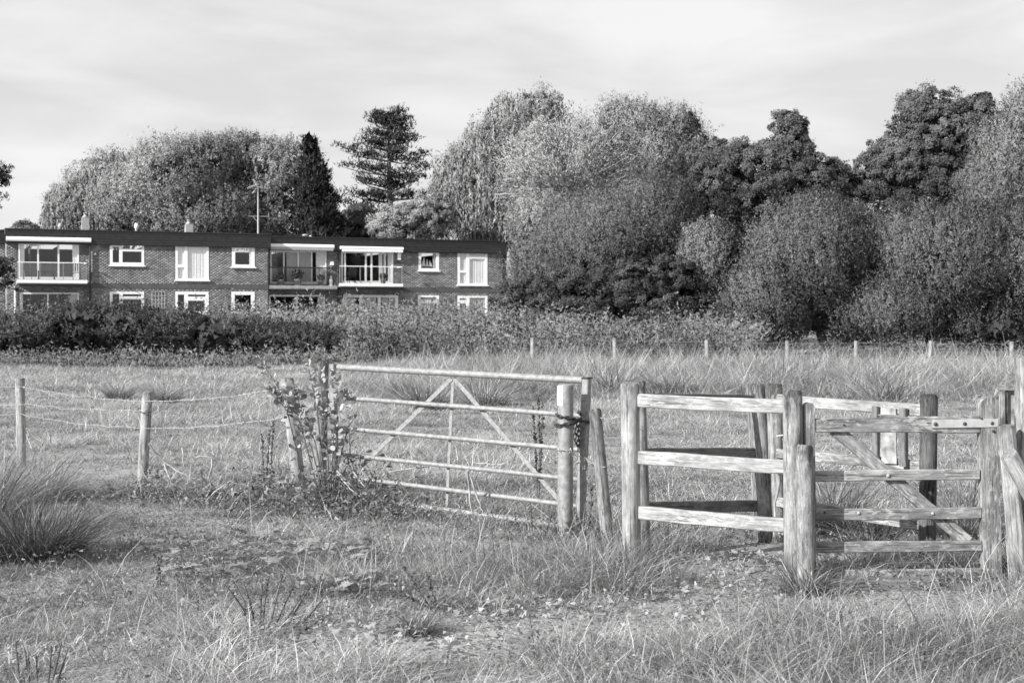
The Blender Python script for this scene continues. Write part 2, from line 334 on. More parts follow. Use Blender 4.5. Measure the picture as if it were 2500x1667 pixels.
def foliage(vb, lobes, nsub, per, subr, leaf, lo, hi, rs, aspect=.6, shell=.3, zmin=.3, dirv=None, outw=1.0, flat=.85, rough=.22, rnd=.55, lump=.5, tail=.5):
    P, Nn = clusters(lobes, nsub, rs, shell, zmin, rough); n = len(P); k = per
    u = unit(rs.normal(size=(n, k, 3)) + Nn[:, None]*.75); r = subr*(.45+1.1*rs.rand(n, 1, 1)**1.5); f = 1-.45*rs.rand(n, k, 1)**2.2 + tail*(rs.rand(n, k, 1) < .14)*rs.rand(n, k, 1)
    off = u*r*f + rs.normal(size=(n, k, 3))*leaf*.35; off[..., 2] *= flat; Q = (P[:, None]+off).reshape(-1, 3)
    nz_ = rs.normal(size=(n, k, 3)); nn = (u*outw + Nn[:, None]*.3 + nz_*rnd).reshape(-1, 3); so_ = (u*lump + Nn[:, None]*(1.1-lump) + nz_*.30*rnd/.55).reshape(-1, 3)
    base = lo+(hi-lo)*rs.rand(n, 1); t = (base*(.85+.3*rs.rand(n, k))).ravel(); D = None
    if dirv is not None: D = np.array(dirv)[None]+rs.normal(size=Q.shape)*.45
    s = leaf*(.55+.8*rs.rand(len(Q))); ok = Q[:, 2] > .05; vb.quads(Q[ok], nn[ok], s[ok], t[ok], aspect, D[ok] if D is not None else None, rs, so_[ok]); return P, Nn
def limbs(mb, base, hub, tips, r0, rs, n=5):   # trunk to hub, then limbs from hub to tips
    base = Vector(base); hub = Vector(hub); pts = [base.lerp(hub, t/4)+Vector((rs.normal()*.12, rs.normal()*.12, 0))*(t % 4 != 0) for t in range(5)]
    mb.tube(pts, [r0*(1-.45*t/4) for t in range(5)], 8)
    for tp in tips:
        tp = Vector(tp); s = base.lerp(hub, .55+.45*rs.rand()); mid = s.lerp(tp, .5)+Vector((0, 0, (tp-s).length*.08)); rr = r0*.32
        mb.tube([s, s.lerp(mid, .6)+Vector((rs.normal(), rs.normal(), 0))*.1, mid, mid.lerp(tp, .6)+Vector((rs.normal(), rs.normal(), rs.normal()))*.15, tp], [rr, rr*.8, rr*.6, rr*.4, rr*.12], 5, False)
FOL = 1.5; LSC = .58
def blob3(P, sc, seed):                # soft 3D variation, about -1..1
    rs = RS(seed); v = np.zeros(len(P))
    for k in range(7):
        w_ = rs.normal(size=3)*sc*(.6+.25*k); v += np.sin(P@w_+rs.rand()*6.28)/(1+.25*k)
    return v/2.6
def shoots(vb, lobes, n, per, ln, leaf, lo, hi, rs, zmin=.3, aspect=.3, up=.9, hollow=-.55, seed=0):   # fine upright leafy shoots
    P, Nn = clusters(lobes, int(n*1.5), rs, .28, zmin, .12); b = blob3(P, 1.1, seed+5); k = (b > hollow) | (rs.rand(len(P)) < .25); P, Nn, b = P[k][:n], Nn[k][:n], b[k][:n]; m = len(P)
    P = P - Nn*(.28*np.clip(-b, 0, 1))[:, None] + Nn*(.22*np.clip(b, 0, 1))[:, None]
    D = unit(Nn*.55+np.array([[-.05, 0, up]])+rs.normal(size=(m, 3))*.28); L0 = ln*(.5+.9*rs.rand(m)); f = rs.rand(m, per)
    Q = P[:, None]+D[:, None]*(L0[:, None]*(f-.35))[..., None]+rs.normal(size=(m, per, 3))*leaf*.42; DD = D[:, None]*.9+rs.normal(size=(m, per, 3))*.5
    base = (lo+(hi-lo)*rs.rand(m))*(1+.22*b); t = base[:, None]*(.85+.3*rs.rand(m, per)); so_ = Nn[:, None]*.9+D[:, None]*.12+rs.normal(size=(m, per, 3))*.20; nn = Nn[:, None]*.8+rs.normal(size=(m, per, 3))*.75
    Q = Q.reshape(-1, 3); ok = Q[:, 2] > .05; vb.quads(Q[ok], nn.reshape(-1, 3)[ok], leaf*(.55+.8*rs.rand(len(Q)))[ok], t.ravel()[ok], aspect, DD.reshape(-1, 3)[ok], rs, so_.reshape(-1, 3)[ok]); return P, Nn
def tree(name, label, d, lst, seed, lo=.05, hi=.10, leaf=.2, ncl=900, per=16, clr=.35, basepx=None, r0=.22, nlimb=10, cat='tree', group=None, deep=.9, bark='bark', zmin=.3, sh=None, **kw):
    rs = RS(seed); lb = lobes_px(lst, d, deep); bx = at(basepx, 700, d).x if basepx else float((lb[:, 0]*lb[:, 3]).sum()/lb[:, 3].sum()); by = d
    z0 = gzf(bx, by); root = thing(name, label, cat, (bx, by, z0), 0, group); vb = VB()
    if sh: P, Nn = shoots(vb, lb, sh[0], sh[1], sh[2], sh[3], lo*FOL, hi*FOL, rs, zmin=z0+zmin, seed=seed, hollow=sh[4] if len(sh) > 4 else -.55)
    else: P, Nn = foliage(vb, lb, max(40, int(ncl*.42)), per*10, clr*.95, leaf*LSC, lo*FOL, hi*FOL, rs, zmin=z0+zmin, **kw)
    foliage(vb, lb*np.array([1, 1, 1, .66, .66, .66]), ncl//6, 34, clr*1.3, leaf*1.5, lo*.9, lo*1.1, rs, aspect=.9, shell=.7, zmin=z0+zmin, rough=0, tail=0)  # inner leaves tinted darker, standing in for shade in the hollows
    vb.build('crown', M['leaf'], root, (bx, by, z0))
    mb = MB(); top = lb[:, 2].max(); hub = (bx, by, z0+(top-z0)*.55); k = rs.choice(len(P), min(nlimb, len(P)), replace=False)
    limbs(mb, (bx, by, z0-.3), hub, [P[i]*.93+np.array(hub)*.07 for i in k], r0, rs); mb.build('trunk', M[bark], root); return root
def willow(name, label, d, lst, seed, ybot, lo, hi, nst=900, per=22, r0=.35, top=None, xr=None):
    rs = RS(seed); lb = lobes_px(lst, d, .8); bx = float(lb[:, 0].mean()); z0 = gzf(bx, d); root = thing(name, label, 'tree', (bx, d, z0)); vb = VB()
    P, Nn = clusters(lb, nst, rs, .45, 2.0); n = len(P); zb = at(1250, ybot, d).z
    ln = np.minimum(P[:, 2]-z0-1.0, (P[:, 2]-zb)*(.45+.7*rs.rand(n))); ln = np.clip(ln, .8, 7.0); t = np.linspace(0, 1, per)[None]; az = rs.rand(n)*6.28
    x = P[:, 0:1] + Nn[:, 0:1]*.5*np.sqrt(t) + (rs.normal(size=(n, 1))*.12)*t + rs.normal(size=(n, per))*.05
    y = P[:, 1:2] + Nn[:, 1:2]*.5*np.sqrt(t) + rs.normal(size=(n, per))*.05; z = P[:, 2:3]+.25*np.sin(t*3)*(1-t) - ln[:, None]*t**1.2
    Q = np.stack([x, y, z], -1).reshape(-1, 3); D = np.zeros_like(Q); D[:, 2] = -1; D[:, :2] = rs.normal(size=(len(Q), 2))*.32
    nn = np.repeat(Nn, per, 0)*.8 + rs.normal(size=Q.shape)*.6; tt = np.repeat(lo+(hi-lo)*rs.rand(n), per)*(.8+.4*rs.rand(len(Q)))
    vb.quads(Q, nn, .34*(.6+.8*rs.rand(len(Q))), tt, .26, D, rs, np.repeat(Nn, per, 0)+rs.normal(size=Q.shape)*.28)
    foliage(vb, lb*np.array([1, 1, 1, .95, .95, .95]), nst//10, 110, .6, .15, lo, hi, rs, aspect=.4, zmin=2)
    vb.build('crown', M['leaf'], root, (bx, d, z0)); mb = MB(); k = rs.choice(n, 14, replace=False)
    limbs(mb, (bx, d, z0-.3), (bx+.3, d+.2, z0+(lb[:, 2].max()-z0)*.6), P[k], r0, rs); mb.build('trunk', M['bark'], root); return root

# ------------------------------------------------------------------ apartment building
BANG = R(22.0); B0 = at(230, 700, 77.0); B0.z = 0.6
bld = thing('apartment_building', 'two storey brick apartment block with flat dark roof and white windows', 'building', B0, BANG)
BU = Vector((math.cos(BANG), math.sin(BANG), 0)); BN = Vector((BU.y, -BU.x, 0))
def bp(px, py, y=0.0):                 # pixel -> local (u, z) on the facade plane y
    p = onplane(px, py, B0 - BN*y, BN) - B0; return p.dot(BU), p.z
def bq(x0, y0, x1, y1, y=0.0):
    u0, za = bp(x0, (y0+y1)/2, y); u1, zb = bp(x1, (y0+y1)/2, y); xm = (x0+x1)/2; return u0, bp(xm, y1, y)[1], u1, bp(xm, y0, y)[1]
BM = rootof(bld)
def plate(mb, u0, z0, u1, z1, holes, yf, yb):   # slab in the facade plane with rectangular holes
    us = sorted({u0, u1, *[v for h in holes for v in (h[0], h[2]) if u0 < v < u1]}); zs = sorted({z0, z1, *[v for h in holes for v in (h[1], h[3]) if z0 < v < z1]})
    def solid(i, j):
        if i < 0 or j < 0 or i >= len(us)-1 or j >= len(zs)-1: return False
        a, b = (us[i]+us[i+1])/2, (zs[j]+zs[j+1])/2; return not any(h[0] < a < h[2] and h[1] < b < h[3] for h in holes)
    for i in range(len(us)-1):
        for j in range(len(zs)-1):
            if not solid(i, j): continue
            a, b, c, d = us[i], us[i+1], zs[j], zs[j+1]
            mb.add([(a,yf,c),(b,yf,c),(b,yf,d),(a,yf,d)], [(0,1,2,3)]); mb.add([(a,yb,c),(b,yb,c),(b,yb,d),(a,yb,d)], [(3,2,1,0)])
            if not solid(i-1, j): mb.add([(a,yf,c),(a,yf,d),(a,yb,d),(a,yb,c)], [(0,1,2,3)])
            if not solid(i+1, j): mb.add([(b,yf,c),(b,yb,c),(b,yb,d),(b,yf,d)], [(0,1,2,3)])
            if not solid(i, j-1): mb.add([(a,yf,c),(a,yb,c),(b,yb,c),(b,yf,c)], [(0,1,2,3)])
            if not solid(i, j+1): mb.add([(a,yf,d),(b,yf,d),(b,yb,d),(a,yb,d)], [(0,1,2,3)])
    return mb
def bb(name, mat, a, b, parent=None): return MB().box(a, b).build(name, mat, parent or bld, BM)
class Sec: pass
SECS = {}
def section(key, xa, xb, y, ua=None, ub=None):
    s = Sec(); s.y = y; s.u0 = bp(xa, 650, y)[0] if ua is None else ua; s.u1 = bp(xb, 650, y)[0] if ub is None else ub; s.holes = []; SECS[key] = s; return s
sA = section('A', 222, 655, 0.0); sE = section('E', -60, 15, 1.0); sD = section('D', 15, 222, .12, ub=sA.u0)
sB = section('B', 655, 829, 1.0, ua=sA.u1); sC = section('C', 829, 1228, 1.0, ua=sB.u1); sE.u1 = sD.u0
ZT = 4.72+CAMZ-.6; ZW = 3.95+CAMZ-.6        # roof top and wall top above the building base
for k in 'BC': SECS[k].zt = ZT-.05; SECS[k].zw = ZW-.05
for k in 'ADE': SECS[k].zt = ZT; SECS[k].zw = ZW
SECS['E'].zt -= .03
def window(s, rect, panes, curt=(), sill=True, name='window', proud=.05, fmat='upvc'):
    u0, z0, u1, z1 = bq(*rect, s.y); s.holes.append((u0, z0, u1, z1)); ps = [bq(*p, s.y) for p in panes]
    f = plate(MB(), u0+.004, z0+.004, u1-.004, z1-.004, ps, s.y-proud*.4, s.y+.035).build(name, M[fmat], bld, BM)
    for p in ps:
        MB().add([(p[0]-.01, s.y+.014, p[1]-.01), (p[2]+.01, s.y+.014, p[1]-.01), (p[2]+.01, s.y+.014, p[3]+.01), (p[0]-.01, s.y+.014, p[3]+.01)], [(0, 1, 2, 3)]).build('pane', M['glass'], f, BM)
    if sill: MB().box((u0-.06, s.y-.10, z0-.06), (u1+.06, s.y+.02, z0+.003)).build('sill', M['upvc'], f, BM)
    for c in curt:
        mat = c[4] if len(c) > 4 else 'curtain'; q = bq(*c[:4], s.y); n = max(6, int((q[2]-q[0])/.06)); V = []; F = []
        for i in range(n+1):
            u = q[0]+(q[2]-q[0])*i/n; yy = s.y+.05+.006*math.sin(i*2.1)+(.008 if i % 2 else 0); V += [(u, yy, q[1]), (u, yy, q[3])]
        for i in range(n): F.append((2*i, 2*i+2, 2*i+3, 2*i+1))
        MB().add(V, F).build('curtain', M[mat], f, BM)
    return f
# section A windows
window(sA, (268,596,352,648), [(275,603,291,641),(299,600,346,608),(299,614,346,641)], sill=True)
window(sA, (428,592,510,684), [(434,599,450,646),(434,653,450,680),(458,597,504,680)], [(434,597,451,682),(457,597,505,682)])
window(sA, (566,601,622,652), [(574,607,614,646)], [(609,607,615,646)])
window(sA, (268,712,352,765), [(275,718,291,760),(300,718,345,724),(300,731,345,760)])
window(sA, (428,712,510,765), [(434,719,450,760),(459,719,502,724),(459,734,500,760)])
window(sA, (565,712,622,765), [(573,720,613,760)])
# section C windows
window(sC, (1022,614,1072,661), [(1028,619,1065,655)], [(1057,619,1066,655,'greycurtain')])
window(sC, (1117,614,1190,696), [(1123,619,1138,660),(1123,666,1138,692),(1146,619,1184,625),(1146,632,1184,692)], [(1122,619,1139,692),(1145,618,1186,692)])
window(sC, (1020,721,1072,771), [(1026,726,1065,732),(1026,741,1065,766)], [(1026,724,1066,767,'greycurtain')])
window(sC, (1117,722,1190,785), [(1122,728,1138,733),(1122,741,1138,780),(1146,727,1185,780)], [(1121,726,1139,781,'greycurtain'),(1145,726,1186,781,'greycurtain')])
# balcony doors
def doors(s, rect, mull, curt=(), mw=4, head=4, bot=6):
    x0, y0, x1, y1 = rect; xs = [x0]+list(mull)+[x1]; ps = []
    for i in range(len(xs)-1): ps.append((xs[i]+(mw if i == 0 else mw/2), y0+head, xs[i+1]-(mw if i == len(xs)-2 else mw/2), y1-bot))
    return window(s, rect, ps, curt, sill=False, name='patio_door')
doors(sD, (45,594,193,682), [93,143], [(47,598,60,680),(177,598,191,680)])
doors(sD, (48,714,193,775), [117], [(168,718,191,772,'greycurtain'),(50,718,56,772)])
doors(sB, (660,612,797,694), [693,728,761], [(700,614,760,692,'greycurtain'),(772,614,795,692)], mw=3)  # pale curtains stand in for the bright reflection in these doors
doors(sB, (657,720,793,785), [724], [(776,724,792,782,'greycurtain')], mw=3)
doors(sC, (833,614,960,692), [842,893,907], [(925,618,934,690),(937,618,943,690),(947,618,956,690)], mw=4)
doors(sC, (838,720,972,790), [881,926], [(842,726,868,786,'greycurtain'),(884,726,918,786,'greycurtain'),(934,726,968,786,'greycurtain')], mw=8, head=6)
# walls: mortar plates with bricks standing proud of them
def brickwall(s, rs):
    u0, u1, zt = s.u0, s.u1, s.zw; y = s.y
    holes = s.holes; wl = plate(MB(), u0, -.8, u1, zt, holes, y+.012, y+.30).build('wall', M['mortar'], bld, BM)
    Ls, Hs, J = .225, .075, .011; V = []; F = []; T = []; r = 0; z = .9
    while z < zt-.01:
        u = u0 - (Ls/2 if r % 2 else 0)
        while u < u1:
            a, b = max(u+J/2, u0), min(u+Ls-J/2, u1); c, d = z, min(z+Hs-J, zt); u += Ls
            if b-a < .03: continue
            skip = False
            for h in holes:
                if h[1]-.002 < (c+d)/2 < h[3]+.002:
                    if a >= h[0] and b <= h[2]: skip = True; break
                    if a < h[0] < b: b = h[0]
                    elif a < h[2] < b: a = h[2]
            if skip or b-a < .03: continue
            n = len(V); yf = y - .003*rs.rand(); V += [(a,yf,c),(b,yf,c),(b,yf,d),(a,yf,d),(a,y+.012,c),(b,y+.012,c),(b,y+.012,d),(a,y+.012,d)]
            F += [(n,n+1,n+2,n+3),(n,n+4,n+5,n+1),(n+1,n+5,n+6,n+2),(n+2,n+6,n+7,n+3),(n+3,n+7,n+4,n)]
            t = rs.choice([.15,.18,.205,.235,.28], p=[.16,.28,.28,.2,.08])*(.85+.3*rs.rand()); T += [t]*8
        z += Hs; r += 1
    o = link('brick_courses', npmesh('brick_courses', np.array(V), np.array(F), np.array(T)), M['brick'], wl, BM); o['kind'] = 'stuff'
for i, k in enumerate('EDABC'): brickwall(SECS[k], RS(40+i))
# return walls where sections step, and the right gable
def gable(u, ya, yb, z1, uu=.22):
    bb('side_wall', M['mortar'], (u-uu, ya, -.8), (u, yb, z1))
gable(sA.u1-.002, .31, 1.3, ZW-.002); gable(sC.u1-.002, 1.31, 9.8, ZW-.06); gable(sD.u0+.22, .43, 1.3, ZW-.002)
# storey beam, fascia boards, roofs, interiors
def fascia(s, u0, u1, n=5, over=.16):
    h = (s.zt-.06-s.zw)/n
    for i in range(n): bb('fascia_board', M['fascia'], (u0, s.y-over+.012*(i % 2), s.zw+h*i+.006), (u1, s.y+.05, s.zw+h*(i+1)-.006))
    bb('soffit', M['fascia'], (u0, s.y-over+.02, s.zw-.03), (u1, s.y+.02, s.zw+.004))
    bb('roof_edge', M['fascia'], (u0-.002, s.y-over-.04, s.zt-.06), (u1+.002, s.y+.02, s.zt))
    bb('roof', M['roof'], (u0, s.y+.022, s.zt-.30), (u1, 9.9, s.zt-.03))
fascia(sE, sE.u0, sE.u1-.004); fascia(sD, sD.u0-.05, sA.u0-.004, over=.2); fascia(sA, sA.u0, sA.u1+.12); fascia(sB, sA.u1+.126, sB.u1-.004); fascia(sC, sB.u1, sC.u1+.10)
for k, xa, xb in (('A',222,655),('C',985,1228)):
    s = SECS[k]; z1 = bp((xa+xb)/2, 693 if k == 'A' else 703.5, s.y)[1]; z0 = bp((xa+xb)/2, 705 if k == 'A' else 713.5, s.y)[1]; ua = bp(xa, 700, s.y)[0]
    bb('storey_beam', M['beam'], (ua+.003, s.y-.02, z0), (s.u1-.003, s.y+.1, z1))
zf = bp(440, 699, 0)[1]
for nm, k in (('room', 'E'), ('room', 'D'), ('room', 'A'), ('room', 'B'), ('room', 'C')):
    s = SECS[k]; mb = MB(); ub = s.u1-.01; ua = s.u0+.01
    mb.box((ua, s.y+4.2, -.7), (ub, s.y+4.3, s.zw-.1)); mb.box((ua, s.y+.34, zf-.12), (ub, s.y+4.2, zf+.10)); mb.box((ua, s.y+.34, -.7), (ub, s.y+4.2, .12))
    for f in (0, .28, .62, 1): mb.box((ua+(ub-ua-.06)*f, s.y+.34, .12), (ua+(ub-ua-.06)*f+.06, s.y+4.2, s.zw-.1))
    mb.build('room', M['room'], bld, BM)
# awnings
def awning(s, x0, x1, y0, y1, val=None):
    u0, z0, u1, z1 = bq(x0, y0, x1, y1, s.y-.25); mb = MB(); r = (z1-z0)/2
    V = []; F = []; prof = [(-.14, -r), (-.17, -r*.3), (-.15, r*.5), (-.08, r), (.10, r), (.10, -r)]
    for u in (u0, u1): V += [(u, s.y-.22+a, (z0+z1)/2+b) for a, b in prof]
    n = len(prof); F = [(k, k+n, (k+1) % n+n, (k+1) % n) for k in range(n)]+[tuple(range(n)), tuple(reversed(range(n, 2*n)))]
    o = mb.add(V, F).build('awning', M['awning'], bld, BM)
    if val:
        zb = bp((x0+x1)/2, val, s.y-.25)[1]; n = 44; V = []; F = []
        for i in range(n*2+1):
            u = u0+.05+(u1-u0-.1)*i/(2*n); sc = .045*abs(math.sin(i*math.pi/4)); V += [(u, s.y-.38, z0+.02), (u, s.y-.38, zb-sc+.045)]
        for i in range(2*n): F.append((2*i+1, 2*i+3, 2*i+2, 2*i))
        MB().add(V, F).build('valance', M['valance'] if s is sB else M['curtain'], o, BM)
awning(sD, 15, 222, 579.5, 590); awning(sB, 657, 815, 596.5, 605.5, 612); awning(sC, 831, 984, 602.5, 609.5, 616)
# balconies
def balcony(s, x0, x1, ytop, yb, proj, ztop_px, style, xp, under):
    yf = s.y-proj; u0, z0, u1, z1 = bq(x0, ytop, x1, yb, yf)
    o = bb('balcony', M['concrete'], (u0, yf+.03, z0-.05), (u1, s.y-.004, z1-.03))
    MB().box((u0-.01, yf, z0), (u1+.01, yf+.028, z1)).build('edge_board', M['upvc'] if style != 'dark' else M['concrete'], o, BM)
    zb = bp((x0+x1)/2, under, yf)[1]; MB().box((u0+.12, yf+.10, zb), (u1+.14, s.y-.005, z0-.052)).build('support_beam', M['fascia'], o, BM)
    zr = bp((x0+x1)/2, ztop_px, yf)[1]; rm = M['fascia'] if style == 'dark' else M['awning']; t = .035 if style == 'dark' else .022
    MB().box((u0+.02, yf+.03, zr-t), (u1-.02, yf+.03+t, zr+t)).build('handrail', rm, o, BM); MB().box((u1-.02-t, yf+.03+t+.002, zr-t), (u1-.02, s.y-.006, zr+t)).build('handrail', rm, o, BM)
    us = [u0+.03]+[bp(x, ytop, yf)[0] for x in xp]+[u1-.05]
    for u in us: MB().box((u-.02, yf+.032, z1-.03), (u+.02, yf+.07, zr-t-.001)).build('post', M['fascia'] if style == 'dark' else M['galv'], o, BM)
    for a, b in zip(us[:-1], us[1:]): MB().box((a+.03, yf+.045, z1+.05), (b-.03, yf+.053, zr-t-.02)).build('glass_panel', M['glass'], o, BM)
    return o, u0, u1, yf, z1
balD = balcony(sD, 42, 213, 683, 691, 1.15, 641, 'light', [98, 155], 699)
balB = balcony(sB, 657, 823, 697, 704.5, 1.0, 653.5, 'dark', [695, 735, 780], 708)
balC = balcony(sC, 829, 984, 692, 699, 1.05, 650.5, 'light', [880, 935], 708)
# pipes, trellis, lamp boxes, flues
def pipe(x, y0, y1, s, r, mat):
    u, za = bp(x, y0, s.y-.1); zb = bp(x, y1, s.y-.1)[1]; MB().tube([(u, s.y-.09, za), (u, s.y-.09, zb)], r, 8).build('downpipe', M[mat], bld, BM)
pipe(220, 598, 780, sA, .045, 'fascia'); pipe(37, 700, 790, sD, .05, 'upvc'); pipe(826, 612, 780, sC, .045, 'fascia')
u0, z0, u1, z1 = bq(371, 712, 402, 752, -.03); mb = MB(); t = .012
for i in range(5): mb.box((u0+(u1-u0)*i/4-t, -.045, z0), (u0+(u1-u0)*i/4+t, -.030, z1)); mb.box((u0-t, -.030, z0+(z1-z0)*i/4-t), (u1+t, -.022, z0+(z1-z0)*i/4+t))
mb.build('trellis', M['greycurtain'], bld, BM)
u0, z0, u1, z1 = bq(806, 639, 814, 648, 1.0); bb('vent_box', M['upvc'], (u0, .9, z0), (u1, .996, z1))
u0, z0, u1, z1 = bq(973, 615, 980, 634, .7); bb('lamp_box', M['upvc'], (u0, .8, z0), (u1, .995, z1))
u0, z0 = bp(232, 620, 0); bb('vent_box', M['upvc'], (u0-.04, -.05, z0-.05), (u0+.04, -.004, z0+.05))
def stack(px, y0, y1, wpx, cap, depth):
    u, zt = bp(px, y0, depth); hw = wpx/2/44.; mb = MB(); zb = ZT-.05
    o = MB().add([(u-hw, depth-hw, zb), (u+hw, depth-hw, zb), (u+hw, depth+hw, zb), (u-hw, depth+hw, zb), (u-hw*.85, depth-hw*.85, zt), (u+hw*.85, depth-hw*.85, zt), (u+hw*.85, depth+hw*.85, zt), (u-hw*.85, depth+hw*.85, zt)],
        [(0,3,2,1),(4,5,6,7),(0,1,5,4),(1,2,6,5),(2,3,7,6),(3,0,4,7)]).build('chimney', M['chim'], bld, BM)
    zc = bp(px, cap, depth)[1]; h = zc-zt; lathe(MB(), (u, depth, zt), [(hw*.75, 0), (hw*.7, h*.3), (hw*.4, h*.45), (hw*.38, h*.8), (hw*.55, h*.82), (hw*.5, h)]).build('chimney_pot', M['pot'], o, BM)
def brickchim():
    m, nt, b, o = newmat('chimney_brick'); tc = N(nt, 'ShaderNodeTexCoord'); mp = N(nt, 'ShaderNodeMapping'); mp.inputs['Rotation'].default_value = (R(90), 0, 0); br = N(nt, 'ShaderNodeTexBrick')
    br.inputs['Color1'].default_value = g3(.30); br.inputs['Color2'].default_value = g3(.2); br.inputs['Mortar'].default_value = g3(.45); br.inputs['Scale'].default_value = 4.4
    br.inputs['Mortar Size'].default_value = .03; L(nt, tc.outputs['Object'], mp.inputs[0]); L(nt, mp.outputs[0], br.inputs[0]); L(nt, br.outputs[0], b.inputs['Base Color']); b.inputs['Roughness'].default_value = .9; return m
M['chim'] = brickchim(); M['pot'] = plain('clay_pot', .34, .8, var=.2)
stack(208, 532, 565, 18, 520, 3.0); stack(461, 548, 570, 20, 537, 3.0)
def flue(px, y0, depth, r, mat):
    u, zt = bp(px, y0, depth); h = zt-(ZT-.06); lathe(MB(), (u, depth, ZT-.06), [(r*.7, 0), (r*.7, h*.55), (r*1.15, h*.6), (r*1.2, h*.78), (r*.7, h)]).build('roof_vent', M[mat], bld, BM)
flue(333, 545, 2.5, .10, 'upvc'); flue(147, 545, 3.0, .10, 'pot'); flue(745, 572, 2.5, .16, 'pot'); flue(758, 575, 2.5, .07, 'upvc'); flue(265, 556, 2.5, .13, 'fascia')
# television aerial
um, zm = bp(630, 455, 2.0); pm = BM @ Vector((um, 2.0, ZT-.04)); a_r = thing('television_aerial', 'tall thin television aerial mast on the flat roof', 'aerial', pm); hm = zm-(ZT-.04)
P_ = lambda u, z: pm + BU*u + Vector((0, 0, z))
MB().tube([P_(0, 0), P_(0, hm)], [.055, .035], 8).build('mast', M['wire'], a_r)
mb = MB(); mb.tube([P_(.05, hm+.1), P_(-.62, hm-.12)], .03, 6)
for i in range(7):
    c = P_(.0-.09*i, hm+.08-.03*i); mb.tube([c+Vector((.0, .0, .0))-BN*.22+Vector((0, 0, -.05)), c+BN*.22+Vector((0, 0, .05))], .02, 5)
mb.build('yagi_antenna', M['wire'], a_r)
mb = MB(); mb.tube([P_(-.05, hm-.02), P_(-.28, hm+.42)], .022, 5); mb.tube([P_(-.05, hm-.05), P_(-.33, hm-.42)], .022, 5)
for i in range(5): c = P_(-.08-.045*i, hm+.04+.085*i); mb.tube([c-BN*.2, c+BN*.2], .017, 5); c = P_(-.08-.055*i, hm-.08-.08*i); mb.tube([c-BN*.2, c+BN*.2], .017, 5)
mb.build('reflector', M['wire'], a_r)
zc = bp(630, 529, 2.0)[1]-(ZT-.04); mb = MB(); mb.tube([P_(-.58, zc), P_(.58, zc+.02)], .02, 5); mb.tube([P_(-.3, zc), P_(-.02, zc-.33)], .02, 5); mb.build('dipole', M['wire'], a_r)
# things on the balconies and in windows
def chair(bal, du, dy, label, flip=1, mat='furn'):
    o, u0, u1, yf, z1 = bal; p = BM @ Vector((u0+du, yf+dy, z1-.028)); r = thing('garden_chair', label, 'chair', p, BANG + (0 if flip > 0 else math.pi)); MW = rootof(r); t = .022
    MB().box((-.22, -.2, .42), (.22, .2, .45)).build('seat', M[mat], r, MW)
    mb = MB()
    for i in range(4): mb.box((-.2+.115*i, .19, .5), (-.14+.115*i, .215, .95))
    mb.box((-.22, .188, .92), (.22, .22, .99)); mb.build('backrest', M[mat], r, MW)
    for sx in (-1, 1):
        MB().tube([(sx*.21, -.2, 0), (sx*.21, .2, .9)], t*.7, 6).build('leg', M[mat], r, MW); MB().tube([(sx*.19, .25, 0), (sx*.19, -.18, .43)], t*.7, 6).build('leg', M[mat], r, MW)
        MB().box((sx*.24-.02, -.2, .62), (sx*.24+.02, .2, .645)).build('armrest', M[mat], r, MW)
chair(balD, 3.05, .55, 'dark folding chair at the right end of the leftmost balcony'); chair(balD, .55, .5, 'dark folding chair at the left end of the leftmost balcony', -1)
chair(balC, .9, .6, 'dark chair behind glass on the balcony with scalloped awning', -1)
o_, u0, u1, yf, z1 = balD; p = BM @ Vector((u0+1.5, yf+.55, z1-.028)); r_ = thing('balcony_table', 'low dark table between the chairs on the leftmost balcony', 'table', p, BANG); MW = rootof(r_)
MB().box((-.45, -.3, .48), (.45, .3, .51)).build('table_top', M['furn'], r_, MW)
for sx in (-.4, .4):
    for sy in (-.25, .25): MB().box((sx-.02, sy-.02, 0), (sx+.02, sy+.02, .479)).build('leg', M['furn'], r_, MW)
def potplant(bal, du, dy, label, h, rr, mat, seed, lo, hi, n=160):
    o, u0, u1, yf, z1 = bal; p = BM @ Vector((u0+du, yf+dy, z1-.028)); r = thing('pot_plant', label, 'plant', p, BANG); MW = rootof(r)
    lathe(MB(), (0, 0, 0), [(rr*.7, 0), (rr, rr*1.5), (rr*1.12, rr*1.5), (rr*1.12, rr*1.75), (rr*.9, rr*1.75)], 12).build('pot', M[mat], r, MW)
    rs = RS(seed); vb = VB(); c = unit(rs.normal(size=(n, 3)))*rs.rand(n, 1)**.5*np.array([[rr*1.7, rr*1.7, h*.5]]); Q = c+np.array([[0, 0, rr*1.75+h*.42]]); vb.quads(Q, c+rs.normal(size=c.shape)*.2, .12*(.6+.8*rs.rand(n)), lo+(hi-lo)*rs.rand(n), .6, None, rs)
    vb.build('foliage', M['leaf'], r)
    MB().tube([(0, 0, rr*1.5), (0, 0, rr*1.75+h*.5)], .015, 5).build('stem', M['bark'], r, MW)
potplant(balB, 1.75, .45, 'big bushy pot plant behind the dark framed balcony glass', .8, .22, 'palefurn', 3, .06, .14, 260)
potplant(balB, .75, .4, 'pale pot with sparse plant at the left of the dark balcony', .5, .2, 'pot', 4, .06, .12)
potplant(balB, 3.1, .4, 'flowering plant in a pot near the right of the dark balcony', .55, .17, 'pot', 5, .15, .5)
potplant(balC, 2.75, .4, 'pot plant at the right end of the balcony with scalloped awning', .45, .16, 'pot', 6, .07, .16)
p = BM @ Vector((balB[2]-.28, balB[3]+.3, balB[4]-.028)); r_ = thing('garden_ornament', 'small white figure ornament at the right corner of the dark balcony', 'ornament', p, BANG); MW = rootof(r_)
